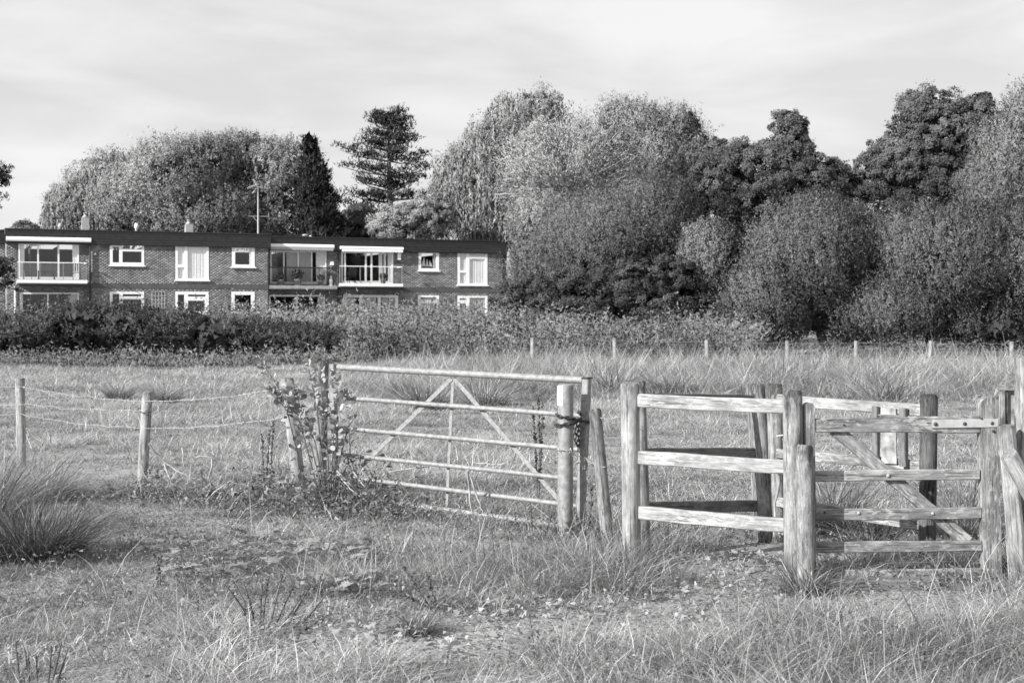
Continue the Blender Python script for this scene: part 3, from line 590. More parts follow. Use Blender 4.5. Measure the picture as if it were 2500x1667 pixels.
lathe(MB(), (0, 0, 0), [(.13, 0), (.12, .06), (.08, .1), (.11, .25), (.12, .36), (.06, .44), (.05, .47)], 12).build('body', M['upvc'], r_, MW); mb = MB(); ico(mb, (0, 0, .53), .075, 2); mb.build('head', M['upvc'], r_, MW)
u0, z0, u1, z1 = bq(1029, 627, 1060, 654.5, 1.0); p = BM @ Vector(((u0+u1)/2, 1.16, z0)); r_ = thing('model_boat', 'white sailed model boat standing in the small upper window', 'ornament', p, BANG); MW = rootof(r_); W = (u1-u0)
H_ = z1-z0
def sail(pts): mb = MB(); V = [(x*W, -.006, z*H_) for x, z in pts]+[(x*W, .006, z*H_) for x, z in pts]; n = len(pts); return mb.add(V, [tuple(range(n)), tuple(reversed(range(n, 2*n)))]+[(k, k+n, (k+1) % n+n, (k+1) % n) for k in range(n)])
sail([(-.46, .14), (-.12, .14), (-.22, 1.0)]).build('sail', M['upvc'], r_, MW); sail([(-.10, .14), (.14, .14), (.0, .85)]).build('sail', M['curtain'], r_, MW); sail([(.16, .14), (.44, .14), (.2, .75)]).build('sail', M['upvc'], r_, MW)
sail([(-.48, .1), (-.38, 0), (.38, 0), (.46, .1)]).build('hull', M['furn'], r_, MW); MB().tube([(-.11*W, .0, .1*H_), (-.11*W, .0, .98*H_)], .008, 5).build('mast', M['furn'], r_, MW)

# ------------------------------------------------------------------ trees behind and beside the building
willow('weeping_willow', 'weeping willow left of the round leafy trees behind the flat roof', 101, [(300,455,120,90),(200,500,85,70),(390,420,90,60)], 11, 575, .18, .28, 1300)
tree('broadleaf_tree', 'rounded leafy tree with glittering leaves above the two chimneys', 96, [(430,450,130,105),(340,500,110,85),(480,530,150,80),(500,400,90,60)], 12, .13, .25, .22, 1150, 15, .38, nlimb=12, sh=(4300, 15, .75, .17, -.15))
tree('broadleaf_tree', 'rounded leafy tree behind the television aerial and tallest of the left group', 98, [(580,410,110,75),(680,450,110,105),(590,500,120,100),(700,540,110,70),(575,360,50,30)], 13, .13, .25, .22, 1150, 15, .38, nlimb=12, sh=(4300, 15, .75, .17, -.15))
tree('distant_tree', 'small distant tree showing just above the far left roof', 135, [(60,570,42,24),(90,575,25,16),(35,572,20,18)], 14, .08, .13, .3, 160, 12, .4)
def cypress():
    rs = RS(15); d = 93.0; k = d/FPX; b = at(800, 640, d); z0 = gzf(b.x, d); root = thing('conifer_tree', 'dark pointed conifer between the leafy trees and the pine', 'tree', (b.x, d, z0)); vb = VB()
    n = 1500; t = rs.rand(n)**.75; apex = at(754, 338, d); base = at(800, 660, d); c = np.array(apex)[None]*(1-t[:, None])+np.array(base)[None]*t[:, None]
    a = rs.rand(n)*6.28; rad = (5+80*t**.95)*k*(.55+.35*rs.rand(n)+.6*(np.sin(t*31+a*2) > .45)*rs.rand(n)); dirv = np.stack([np.cos(a), np.sin(a)*.9, np.zeros(n)], -1); P = c + dirv*rad[:, None]
    m = 12; s = rs.rand(n, m)[..., None]; D = dirv*.75+np.array([[0, 0, .75]]); Q = (P[:, None]+D[:, None]*(s-.6)*.7+rs.normal(size=(n, m, 3))*.11).reshape(-1, 3)
    DD = np.repeat(D, m, 0)+rs.normal(size=Q.shape)*.25; vb.quads(Q, np.repeat(dirv, m, 0)+rs.normal(size=Q.shape)*.6, .34*(.6+.7*rs.rand(len(Q))), .016+.022*rs.rand(len(Q)), .3, DD, rs)
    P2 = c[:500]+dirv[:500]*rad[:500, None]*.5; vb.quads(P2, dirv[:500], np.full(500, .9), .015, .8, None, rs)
    vb.build('crown', M['leaf'], root, (b.x, d, z0)); mb = MB(); mb.tube([(b.x, d, z0-.3), tuple((apex+base)/2), tuple(apex)], [.3, .18, .03], 8); mb.build('trunk', M['bark'], root)
cypress()
def pine():
    rs = RS(16); d = 104.0; k = d/FPX; b = at(949, 600, d); z0 = gzf(b.x, d); root = thing('pine_tree', 'tall dark pine with layered open branches against the sky', 'tree', (b.x, d, z0)); vb = VB(); mb = MB()
    zt = at(945, 276, d).z; x0 = b.x; mb.tube([(x0, d, z0-.3), (x0+.15, d, z0+(zt-z0)*.5), (x0-.05, d, zt-.4)], [.38, .26, .05], 8)
    tiers = [(284,36),(302,48),(328,56),(352,66),(380,112),(420,116),(452,88),(484,114),(522,104),(552,80)]
    prof = []
    for ty, wpx in tiers:
        nb = 7 if wpx > 60 else 6; a0 = rs.rand()*6
        for j in range(nb):
            a = a0+j*6.283/nb+rs.normal()*.25; ln = wpx*k*(.85+.32*rs.rand()); zz = at(945, ty+rs.normal()*6, d).z; s = Vector((x0, d, zz-.35)); e = Vector((x0+math.cos(a)*ln, d+math.sin(a)*ln, zz+.2+rs.normal()*.2)); mid = s.lerp(e, .6)-Vector((0, 0, .12))
            mb.tube([s, mid, e], [.07, .045, .015], 5, False); npad = 5 if wpx > 60 else 4
            for q in range(npad):
                f = .35+.68*(q+rs.rand()*.8)/npad; c = s.lerp(e, f)+Vector((rs.normal()*.25, rs.normal()*.25, .12+rs.rand()*.18)); m = 40
                off = rs.normal(size=(m, 3))*np.array([[.30, .30, .12]]); Q = np.array(c)[None]+off; D = off*.5+np.array([[0, 0, .5]])+rs.normal(size=off.shape)*.3
                vb.quads(Q, rs.normal(size=off.shape)+np.array([[0, -.4, .3]]), .30*(.6+.6*rs.rand(m)), .03+.045*rs.rand(m), .3, D, rs, off/np.array([[.36, .36, .10]])*.4+np.array([[0, -.2, .5]])+rs.normal(size=off.shape)*.3)
    vb.build('crown', M['leaf'], root, (b.x, d, z0)); mb.build('trunk', M['bark'], root)
pine()
tree('leafy_shrub_tree', 'pale small leaved tree below the pine at the roof edge', 94, [(985,545,70,45),(940,560,50,30),(1050,530,55,50)], 17, .14, .24, .18, 550, 16, .32)
tree('leafy_shrub_tree', 'dark low tree behind the roof under the pine', 97, [(880,545,50,40),(845,560,40,30)], 171, .05, .09, .2, 260, 16, .32)
willow('weeping_willow', 'tall weeping willow with long hanging strands behind the right end of the flat roof', 99, [(1195,400,95,110),(1120,440,60,75),(1270,300,85,75),(1240,470,100,110),(1320,270,60,50)], 18, 590, .17, .33, 2200, 26)
def feathery():
    rs = RS(19); d = 80.0; base = at(1385, 640, d); hub = at(1400, 450, d); z0 = gzf(base.x, d); root = thing('pale_willow_tree', 'pale feathery tree with fine branches fanning out beside the weeping willow', 'tree', (base.x, d, z0)); mb = MB(); vb = VB()
    mb.tube([(base.x, d, z0-.3), tuple(base.lerp(hub, .6)), tuple(hub)], [.3, .22, .18], 8); lb = lobes_px([(1390,380,160,110),(1480,400,110,95),(1310,400,110,90),(1290,470,90,55),(1420,330,120,60)], d, .8)
    P, Nn = clusters(lb, 420, rs, .5, 3.0); h = np.array(hub); tips = P
    for i in range(len(P)):
        tp = Vector(P[i]); s = Vector(base).lerp(Vector(hub), .65+.35*rs.rand()); mid = s.lerp(tp, .45)+Vector((0, 0, .05*(tp-s).length))
        mb.tube([s, mid, tp], [.05, .035, .012], 4, False)
        m = 70; f = .3+.75*rs.rand(m, 1); Q = np.array(mid)[None]*(1-f)+np.array(tp)[None]*f+rs.normal(size=(m, 3))*(.12+.16*f); D = (np.array(tp)-np.array(s))[None]*.3+rs.normal(size=(m, 3))*.4
        vb.quads(Q, Nn[i][None]*.8+rs.normal(size=(m, 3))*.5, .15*(.6+.8*rs.rand(m)), .30+.16*rs.rand(m), .3, D, rs, Nn[i][None]+rs.normal(size=(m, 3))*.3)
    foliage(vb, lb*np.array([1, 1, 1, .85, .85, .85]), 80, 120, .6, .14, .24, .38, rs, aspect=.3, zmin=2)
    vb.build('crown', M['leaf'], root, (base.x, d, z0)); mb.build('trunk', M['palebark'], root)
feathery()
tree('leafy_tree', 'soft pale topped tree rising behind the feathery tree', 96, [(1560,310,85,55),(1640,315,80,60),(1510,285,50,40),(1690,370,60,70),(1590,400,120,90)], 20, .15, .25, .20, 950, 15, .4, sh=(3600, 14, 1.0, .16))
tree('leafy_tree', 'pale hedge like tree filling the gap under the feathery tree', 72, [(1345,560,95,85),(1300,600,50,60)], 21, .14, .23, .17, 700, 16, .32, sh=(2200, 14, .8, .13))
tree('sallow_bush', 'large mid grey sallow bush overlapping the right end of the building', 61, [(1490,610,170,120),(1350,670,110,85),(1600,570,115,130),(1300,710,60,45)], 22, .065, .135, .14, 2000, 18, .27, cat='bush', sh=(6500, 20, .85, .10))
tree('alder_tree', 'dark leafy alder with a small peaked top in the middle of the wood', 66, [(1925,315,42,45),(1920,370,70,45),(1850,430,130,80),(1760,400,75,60),(1960,450,105,75),(1800,520,120,90),(1900,540,110,90),(2030,460,55,60)], 23, .04, .105, .17, 1900, 16, .27, nlimb=16)
tree('leafy_bush', 'brighter leaved bush in front of the peaked alder', 57, [(1745,640,75,85),(1700,600,40,45),(1790,700,70,60),(1740,740,60,40)], 24, .08, .16, .16, 700, 16, .25, cat='bush', sh=(2400, 16, .55, .11, -.3))
tree('alder_tree', 'tall dark alder at the right with a heavy rounded top', 67, [(2270,280,80,60),(2310,340,110,80),(2220,400,110,75),(2380,300,60,50),(2150,440,70,55),(2340,440,110,70),(2395,255,18,25)], 25, .04, .105, .17, 1700, 16, .28, nlimb=14)
tree('pale_willow_tree', 'pale feathery willow cut by the right edge of the photograph', 55, [(2490,400,110,110),(2530,290,65,65),(2450,470,100,80),(2560,480,110,150)], 26, .09, .16, .14, 1300, 17, .27, sh=(4600, 18, .9, .11), bark='palebark', cat='tree')
tree('sallow_bush', 'broad sallow bush below the tall dark alder at the right', 53.5, [(1995,645,160,145),(1890,750,115,95),(2090,750,125,100),(2110,620,75,85)], 27, .065, .125, .125, 2000, 18, .23, cat='bush', sh=(6500, 20, .85, .10), zmin=.1)
tree('sallow_bush', 'rightmost big sallow bush running out of the photograph', 51.5, [(2330,650,170,140),(2250,600,95,90),(2520,680,140,190),(2210,775,120,75),(2420,790,150,70)], 28, .06, .12, .125, 2100, 18, .23, cat='bush', sh=(6500, 20, .85, .10), zmin=.1)
tree('pocket_shade_tree', 'tree with painted shade in its leaves filling the gap behind the two rightmost sallow bushes', 60, [(2150,560,140,90),(2300,520,140,90),(2420,560,120,120),(2120,700,150,110),(2350,700,170,110)], 281, .028, .05, .16, 900, 16, .3)  # leaf tint lowered to paint shade pockets between the bushes
tree('pocket_shade_tree', 'tree with shade painted into its leaf colour between the peaked alder and the bright bush', 63, [(1700,560,120,110),(1850,640,130,110),(1650,690,120,70),(1980,560,100,90)], 282, .025, .05, .16, 800, 16, .3)  # low leaf tint stands in for shade between the crowns
tree('shade_tint_bush', 'low bush with painted shade in its leaves at the foot of the large sallow bush', 56, [(1420,745,150,38),(1600,745,120,38),(1290,748,80,34),(1420,700,120,45),(1300,715,80,38),(1560,690,100,55),(1650,690,60,60)], 29, .03, .07, .13, 1200, 16, .24, cat='bush', zmin=.1)  # leaf colour lowered to paint the dark pockets under the sallow
tree('overhanging_tree', 'tree at the left edge with branches reaching in against the sky', 57, [(-70,420,55,35),(8,420,20,14),(18,440,16,12),(0,475,14,16),(5,502,8,10),(-15,455,18,18),(-150,560,90,120),(4,655,30,26),(20,690,22,18),(-20,680,34,32),(-40,640,40,40)], 30, .04, .09, .13, 420, 8, .17, basepx=-140, nlimb=26, rough=.5)

# ------------------------------------------------------------------ brambles and tall weeds between field and building
def thicket():
    rs = RS(50); vb = VB(); lb = lobes_px([(60,815,130,55),(200,808,140,55),(330,812,130,58),(430,815,110,55),(520,828,110,48),(640,832,120,42),(760,835,110,38),(880,842,110,34),(-80,812,130,58),(310,785,110,28),(170,785,90,25)], 49.5, 1.0)
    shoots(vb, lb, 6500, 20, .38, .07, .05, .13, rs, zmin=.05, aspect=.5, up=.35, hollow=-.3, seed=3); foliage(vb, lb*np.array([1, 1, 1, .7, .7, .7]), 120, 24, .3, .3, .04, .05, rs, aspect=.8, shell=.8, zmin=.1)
    lb = lobes_px([(1330,800,80,35),(1430,790,70,35),(1560,800,90,30),(1210,815,70,25)], 51, 1.0); foliage(vb, lb, 140, 180, .25, .068, .06, .14, rs, zmin=.1)
    tag(vb.build('bramble_thicket', M['leaf']), 'dark bramble thicket along the far edge of the field', 'brambles', kind='stuff')
thicket()
def weeds():
    rs = RS(51); vb = VB()
    def patch(n, x0, x1, d0, d1, hlo, hhi, lo, hi, nl=20, leaf=.14):
        d = d0+(d1-d0)*rs.rand(n); px = x0+(x1-x0)*rs.rand(n); x = (px-1250)/FPX*d; z = gz(x, d); h = (hlo+(hhi-hlo)*rs.rand(n))*(.65+.6*vnoise(x, d, 1.6, 3)); az = rs.rand(n)*6.28
        ln = .12+.22*rs.rand(n); root = np.stack([x, d, z], -1); tt = lo+(hi-lo)*vnoise(x, d, .9, 9)*(.6+.8*rs.rand(n))
        V, T, A = blades(root, h, np.full(n, .018), az, ln, ln*.5, tt*1.15, 2); vb.add(V, T, A)
        f = .15+.88*rs.rand(n, nl)**.8; out = (ln[:, None]*f+ln[:, None]*.5*f*f)*h[:, None]; Q = np.stack([x[:, None]+np.cos(az)[:, None]*out, d[:, None]+np.sin(az)[:, None]*out, z[:, None]+h[:, None]*f*(1-.3*ln[:, None]*f)], -1)+rs.normal(size=(n, nl, 3))*.10
        Q = Q.reshape(-1, 3); D = rs.normal(size=Q.shape)*.7+np.array([[0, 0, .5]]); vb.quads(Q, rs.normal(size=Q.shape)*.8+np.array([[-.2, -.7, .5]]), leaf*.85*(.5+rs.rand(len(Q))), np.repeat(tt, nl)*(.75+.5*rs.rand(len(Q))), .34, D, rs, rs.normal(size=Q.shape)*.45+np.array([[-.3, -.55, .6]]))
    patch(2300, 850, 1850, 47, 54, 1.1, 1.75, .12, .24); patch(1500, 900, 1820, 53, 60, 1.5, 2.2, .12, .22); patch(1500, 560, 1180, 52, 60, 1.5, 2.35, .10, .20); patch(1300, -60, 620, 53, 61, 1.7, 2.35, .08, .17)
    patch(900, -60, 900, 46, 48.2, .3, .8, .12, .24, 10, .12); patch(350, 640, 1060, 50, 53, 1.9, 2.6, .16, .30, 10, .14); patch(500, 1700, 2500, 47.5, 49.5, .5, 1.2, .09, .17, 10, .12)
    tag(vb.build('tall_weeds', M['leaf']), 'tall pale weeds and reeds in front of the building', 'weeds', kind='stuff')
weeds()

# ------------------------------------------------------------------ far fence
ff = thing('far_post_fence', 'line of short thin posts with wire at the far edge of the field', 'fence', (8, 45, 0)); tops = [(1300,824),(1500,825),(1725,830),(1922,832),(2091,832),(2273,832),(2470,834)]; fp = []
for i, (x, y) in enumerate(tops):
    p = at(x, y, 45.0+.25*math.sin(i*2.1)); b = Vector((p.x+.04*math.sin(i), p.y, gzf(p.x, p.y))); rpost('post', b, p, .068, M['palepost'], ff, i); fp.append(p)
for q in (.08, .35):
    MB().tube([p+Vector((0, -.07, -q-.02*math.sin(i*3))) for i, p in enumerate(fp)], .0022, 4).build('wire', M['wire'], ff)

# ------------------------------------------------------------------ barbed wire fence on the left
def G(px, d): return Vector((at(px, 900, d).x, d, gzf(at(px, 900, d).x, d)))
lf = thing('barbed_wire_fence', 'barbed wire fence with pale round posts in the left foreground', 'fence', (G(360, 13.3)))
pA_t, pA_b = at(49, 922, 15.2), at(53, 1150, 15.2); pB_t, pB_b = at(360, 956, 13.3), at(346, 1180, 13.3); pZ_t = at(-330, 905, 17.0)
def grounded(p): return Vector((p.x, p.y, gzf(p.x, p.y)))
rpost('post', grounded(pA_b), pA_t, .049, M['palepost'], lf, 1); rpost('post', grounded(pB_b), pB_t, .047, M['palepost'], lf, 2); rpost('post', grounded(pZ_t), pZ_t, .049, M['palepost'], lf, 4)
def barbed(name, pts, par, sag=.02, barbs=True, r=.0032, jit=0, seed=0):
    rs = RS(seed+70); P = []
    for a, b in zip(pts[:-1], pts[1:]):
        n = 14
        for i in range(n): t = i/n; P.append(Vector(a).lerp(Vector(b), t)+Vector((0, 0, -sag*4*t*(1-t)+rs.normal()*jit)))
    P.append(Vector(pts[-1])); mb = MB().tube(P, r, 5)
    if barbs:
        Ltot = sum((P[i+1]-P[i]).length for i in range(len(P)-1)); nb = int(Ltot/.13)
        for k in range(nb):
            f = k/nb*(len(P)-1); i = int(f); c = P[i].lerp(P[i+1], f-i); v = Vector(rs.normal(size=3)).normalized()*.02; mb.tube([c-v, c+v], .0024, 4); v2 = Vector((v.z, v.x, v.y)); mb.tube([c-v2, c+v2], .0024, 4)
    return mb.build(name, M['wire'], par)
E_ = lambda x, y: at(x, y, 12.55)
for i, (ya, yb, yc) in enumerate([(943,979,946),(984,999,None),(1011,1045,1018)]):
    pts = [at(-330, ya-15, 16.95), at(49, ya, 15.13), at(360, yb, 13.22)]+([E_(690, yc)] if yc else []); barbed('wire', pts, lf, .03, True, .0023, .004 if i != 1 else .012, i)
MB().tube([at(341, 1005, 13.24), at(352, 1008, 13.22), at(372, 1004, 13.24)], .005, 5).build('wire_tie', M['steel_dark'], lf)

# ------------------------------------------------------------------ posts at the hinge side of the metal gate
s1 = thing('strainer_post', 'leaning split wooden post wrapped in leaves left of the metal gate', 'post', grounded(at(727, 1140, 12.5)))
rpost('shaft', grounded(at(733, 1200, 12.5)), at(701, 922, 12.5), .064, M['palepost'], s1, 5, r1=.057)
s2 = thing('hanging_post', 'upright round wooden post that the metal gate hangs beside', 'post', grounded(at(780, 1140, 12.3)))
rpost('shaft', grounded(at(779, 1160, 12.3)), at(786, 886, 12.3), .060, M['post'], s2, 6)
for y in (955,): MB().tube([at(769, y+2, 12.27), at(786, y+3, 12.22), at(803, y+1, 12.27)], .006, 5).build('wire_tie', M['steel_dark'], s2)

# ------------------------------------------------------------------ metal field gate
gR = at(1433, 923, 10.45); gL = at(815, 888, 12.06); GP, GN = vplane(gL, gR)
def gp(x, y, off=0): return onplane(x, y, GP - GN*off, GN)
fg = thing('field_gate', 'galvanised metal six bar field gate standing shut across the field entrance', 'gate', grounded((gL+gR)/2))
gdir = (gR-gL).normalized()
def rtube(name, a, b, r, mat='galv', n=12): return MB().tube([Vector(a), Vector(b)], r, n).build(name, M[mat], fg)
rtube('top_rail', gp(826, 896), gp(1425, 928), .026); rtube('rail', gp(820, 969.5), gp(1425, 1015), .019); rtube('rail', gp(822, 1044), gp(1424, 1098), .0185)
rtube('rail', gp(820, 1108), gp(1422, 1171), .018); rtube('rail', gp(820, 1161), gp(1420, 1236), .0185); rtube('bottom_rail', gp(820, 1208), gp(1418, 1290), .024)
beam('stile', gp(1415, 1302), gp(1433, 924), .05, .058, M['galv'], fg, GN, .004, wob=0); beam('stile', gp(818, 1214), gp(814, 889), .05, .05, M['galv'], fg, GN, .004, wob=0)
cc, cdir = gp(1433, 923.5), Vector((0, 0, 1)); mbk = MB().box((-.029, -.033, -.002), (.029, .033, .008)); mw_, _ = frame(cc, cc+cdir, gdir); mbk.build('end_cap', M['blackcap'], fg, mw_)
for a, b in (((1103, 924), (880, 1140)), ((1109, 924), (1412, 1275))): beam('brace', gp(*a, .024), gp(*b, .024), .006, .036, M['galv'], fg, GN, .001, wob=0)
beam('upright', gp(1106, 926, .031), gp(1090, 1243, .031), .006, .03, M['galv'], fg, GN, .001, wob=0)
for y in (990, 1150): MB().tube([gp(812, y), gp(812, y)+Vector((-.10, .06, 0))], .012, 8).build('hinge_pin', M['galv'], fg)
# steel latch post with sticker
PB = Vector((at(1380, 1100, 10.3).x, 10.3, 0)); PB.z = gzf(PB.x, PB.y); PT = at(1381, 938, 10.3)
sp_ = thing('steel_gatepost', 'round steel gatepost with a white sticker at the free end of the metal gate', 'post', PB); r = .057
mb = MB().tube([PB-Vector((0, 0, .3)), PT-Vector((0, 0, .006))], r, 24, False); mb.tube([PT-Vector((0, 0, .006)), PT], [r, r-.005], 24, True); mb.build('shaft', M['galv'], sp_)
V = []; F = []; n = 9; za, zb = at(1380, 990, 10.25).z, at(1380, 943, 10.25).z
for i in range(n+1): a = R(-188+78*i/n); V += [(PB.x+(r+.0015)*math.cos(a), PB.y+(r+.0015)*math.sin(a), za), (PB.x+(r+.0015)*math.cos(a), PB.y+(r+.0015)*math.sin(a), zb)]
for i in range(n): F.append((2*i, 2*i+2, 2*i+3, 2*i+1))
MB().add(V, F, True).build('sticker', M['label'], sp_)
# chain
ch = thing('chain', 'rusty dark chain looped round the steel gatepost and metal gate', 'chain', at(1385, 1030, 10.22))
def linkmesh():
    mb = MB(); pts = []; n = 14
    for i in range(n+1): a = 2*math.pi*i/n; pts.append((.011*math.cos(a), 0, .021*math.sin(a)+(.006 if math.sin(a) > 0 else -.006)))
    return mb.tube(pts, .0045, 6, False).mesh('link')
LM = linkmesh()
def chainpath(pts, step=.036):
    P = [Vector(p) for p in pts]; seg = 0; k = 0; cum = [0]
    for a, b in zip(P[:-1], P[1:]): cum.append(cum[-1]+(b-a).length)
    s = 0
    while s < cum[-1]:
        i = max(j for j in range(len(cum)) if cum[j] <= s); i = min(i, len(P)-2); t = (s-cum[i])/max(cum[i+1]-cum[i], 1e-6); c = P[i].lerp(P[i+1], t); d = (P[i+1]-P[i]).normalized()
        mw, _ = frame(c, c+d, Vector((0, -1, .3)) if k % 2 else Vector((.3, .2, 1))+d.cross(Vector((0, 1, 0)))); link('link', LM, M['steel_dark'], ch, mw); s += step; k += 1
def ring(y, rr=.066, a0=-200, a1=20, slope=0): return [(PB.x+rr*math.cos(R(a)), PB.y+rr*math.sin(R(a)), at(1380, y, 10.25).z+slope*(a-a0)) for a in range(a0, a1, 20)]
chainpath(ring(1012, slope=-.00018)+[tuple(gp(1436, 1030, -.05)), tuple(gp(1442, 1026, .05))]); chainpath(list(reversed(ring(1040, .072, slope=.00012)))[::-1]+[tuple(gp(1420, 1022, -.045))])
chainpath([gp(1404, 1015, .01), gp(1412, 1006, .0), gp(1420, 1012, -.05)]); chainpath([gp(1412, 1034, -.05), gp(1413, 1062, -.05), gp(1411, 1095, -.045)]); chainpath([gp(1404, 1040, -.04), gp(1403, 1075, -.04), gp(1405, 1080, -.035)])
pk = thing('padlock', 'small pale padlock on the chain of the metal gate', 'padlock', gp(1400, 1030, -.09)); q = gp(1402, 1030, -.09)
mw_, _ = frame(q, q+Vector((.6, 0, .8)), Vector((.8, 0, -.6))); MB().box((-.013, -.009, -.024), (.013, .009, .022)).build('body', M['plate'], pk, mw_); MB().tube([(-.009, 0, .02), (-.009, 0, .036), (0, 0, .044), (.009, 0, .036), (.009, 0, .02)], .003, 6).build('shackle', M['plate'], pk, mw_)
bw_ = thing('loose_barbed_wire', 'loose strand of barbed wire from the steel gatepost to the leaning post', 'wire', at(1420, 1110, 10.3))
barbed('strand', [at(1363, 1091, 10.24), at(1395, 1100, 10.22), at(1430, 1118, 10.3), at(1450, 1130, 10.1), at(1478, 1140, 9.98)], bw_, .015, True, .003, .008, 9); barbed('strand', [at(1391, 1105, 10.23), at(1418, 1132, 10.26), at(1432, 1150, 10.3), at(1436, 1200, 10.36)], bw_, 0, True, .003, .008, 10)
barbed('strand', [at(1442, 1028, 10.4), at(1470, 1021, 10.0), at(1518, 1015, 9.1)], bw_, .01, True, .0026, .004, 12)
lp = thing('leaning_post', 'short round wooden post leaning left between the two gates', 'post', grounded(at(1484, 1300, 10.05)))
rpost('shaft', grounded(at(1484, 1320, 10.05)), at(1452, 999, 10.05), .046, M['post'], lp, 8, r1=.043)

# ------------------------------------------------------------------ kissing gate enclosure
kg = thing('kissing_gate_enclosure', 'weathered timber kissing gate enclosure of round posts and three rail panels', 'fence', G(1760, 9.2))
def kpost(xb, xt, yt, d, r, mat, seed, **kw):
    t = at(xt, yt, d); b = at(xb, 1390, d); rpost('post', grounded(b), t, r, M[mat], kg, seed, **kw); return t
D1, D1b, D2, D3, D4, D5 = 8.9, 9.3, 8.4, 10.08, 10.05, 8.95
kpost(1543, 1538, 935, D1, .060, 'palepost', 21); kpost(1571, 1558, 931, D1b, .052, 'post', 22); kpost(1938, 1935, 951, D2, .056, 'post', 23)
kpost(1872, 1847, 936, D3, .056, 'post', 24); kpost(1898, 1891, 937, D4, .057, 'post', 25); kpost(2262, 2268, 964, D5, .056, 'darkpost', 26)
def panel(a, b, da, db, rails, mat, w, seed, off=0):
    P, Nn = vplane(at(a, 1000, da), at(b, 1000, db)); P = P + Nn*off
    if Nn.y > 0: Nn = -Nn
    for i, (xa, ya, xb, yb, h) in enumerate(rails): beam('rail', onplane(xa, ya, P, Nn), onplane(xb, yb, P, Nn), w, h, M[mat], kg, Nn, .005, seed=seed+i)
    return P, Nn
panel(1540, 1935, D1, D2, [(1549,978,1921,993,.083),(1550,1115,1921,1140,.084),(1552,1250,1921,1283,.084)], 'rail', .04, 30)
panel(1566, 1847, D1b, D3, [(1570,973,1842,977,.078),(1574,1107,1847,1106,.075),(1578,1240,1853,1234,.080)], 'darkwoodshade', .035, 35)  # darker tone paints in the shade on these rail faces
PR, NR = panel(1885, 2268, D4, D5, [(1880,974,2262,1003,.075),], 'rail', .035, 40)
panel(1885, 2268, D4, D5, [(1880,1104,2258,1138,.068),(1884,1222,2250,1282,.068)], 'gatewood', .035, 43)
# pale slab beside the rear post, latch
beam('cover_slip', grounded(at(1850, 1300, 10.16)), at(1830, 938, 10.16), .03, .05, M['palepost'], kg, Vector((0, 1, 0)), .004, seed=50)
MB().tube([at(1900, 1062, 9.95), at(1911, 1064, 9.9), at(1912, 1080, 9.9), at(1908, 1095, 9.92)], .008, 6).build('latch', M['steel_dark'], kg); MB().tube([at(1896, 1064, 9.9), at(1914, 1062, 9.86)], .006, 6).build('latch_bar', M['plate'], kg)
bl = thing('short_post', 'short round wooden post standing against the front post of the kissing gate', 'post', grounded(at(1968, 1400, 8.27)))
rpost('shaft', grounded(at(1968, 1400, 8.27)), at(1964, 1086, 8.27), .050, M['post'], bl, 27)
# notice frame on the rear panel
nb = thing('notice_board', 'small blank white notice board between two dark battens behind the wooden gate', 'sign', onplane(2172, 1130, PR, NR))
def nr(x, y, off): return onplane(x, y, PR + NR*off, NR)
beam('board', nr(2171, 1131, .028), nr(2169, 996, .028), .012, .125, M['whiteboard'], nb, NR, .002, seed=51, wob=0)
beam('batten', nr(2139, 1124, .045), nr(2138, 992, .045), .034, .042, M['darkwoodshade'], nb, NR, .003, seed=52, wob=0); beam('batten', nr(2207, 1138, .045), nr(2206, 997, .045), .034, .048, M['darkwoodshade'], nb, NR, .003, seed=53, wob=0)
beam('shelf', nr(2146, 1013, .045), nr(2199, 1016, .045), .03, .012, M['darkwoodshade'], nb, NR, .002, seed=54, wob=0)

# ------------------------------------------------------------------ wooden swing gate
wg = thing('wooden_gate', 'weathered wooden kissing gate leaf with diagonal brace and metal hinge plate', 'gate', G(2190, 8.45))
WP, WN = vplane(at(1972, 1000, 8.42), at(2412, 1000, 8.5))
if WN.y > 0: WN = -WN
def wp(x, y, off=0): return onplane(x, y, WP + WN*off, WN)
def stile(x0, y0, x1, y1, w, t, seed):
    a, b = wp(x0, y0), wp(x1, y1); mw, Ln = frame(a, b, WN); V = []; F = []; hw = w/2; prof = [(-hw, 0), (hw, 0)]+[(hw*math.cos(q), Ln-hw+hw*math.sin(q)) for q in [R(10*k) for k in range(0, 19)]]
    n = len(prof); V = [(t/2, p[0], p[1]) for p in prof]+[(-t/2, p[0], p[1]) for p in prof]; F = [tuple(range(n)), tuple(reversed(range(n, 2*n)))]+[(k, k+n, (k+1) % n+n, (k+1) % n) for k in range(n)]
    mb = MB().add(V, F); o = mb.build('stile', M['gatewood'], wg, mw); return o
stile(1977, 1400, 1973, 982, .062, .06, 1); stile(2419, 1405, 2411, 968, .112, .065, 2)
def bar(name, xa, ya, xb, yb, h, seed, h1=None, off=.012, mat='gatewood', w=.026): return beam(name, wp(xa, ya, off), wp(xb, yb, off), w, h, M[mat], wg, WN, .004, h1, seed)
bar('bar', 1985, 1038, 2390, 1035.5, .080, 61, .106); bar('bar', 1987, 1162, 2390, 1157, .063, 62, mat='rail'); bar('bar', 1988, 1256, 2394, 1252, .069, 63); bar('bar', 1988, 1335, 2394, 1331, .065, 64); bar('bar', 1990, 1404, 2394, 1399, .065, 65)
beam('brace', wp(2036, 1046, -.018), wp(2362, 1322, -.018), .028, .078, M['gatewood'], wg, WN, .004, seed=66)
q0, q1 = wp(2275, 1035, .030), wp(2437, 1032.5, .036); beam('hinge_plate', q0, q1, .006, .050, M['plate'], wg, WN, .002, seed=67, wob=0)
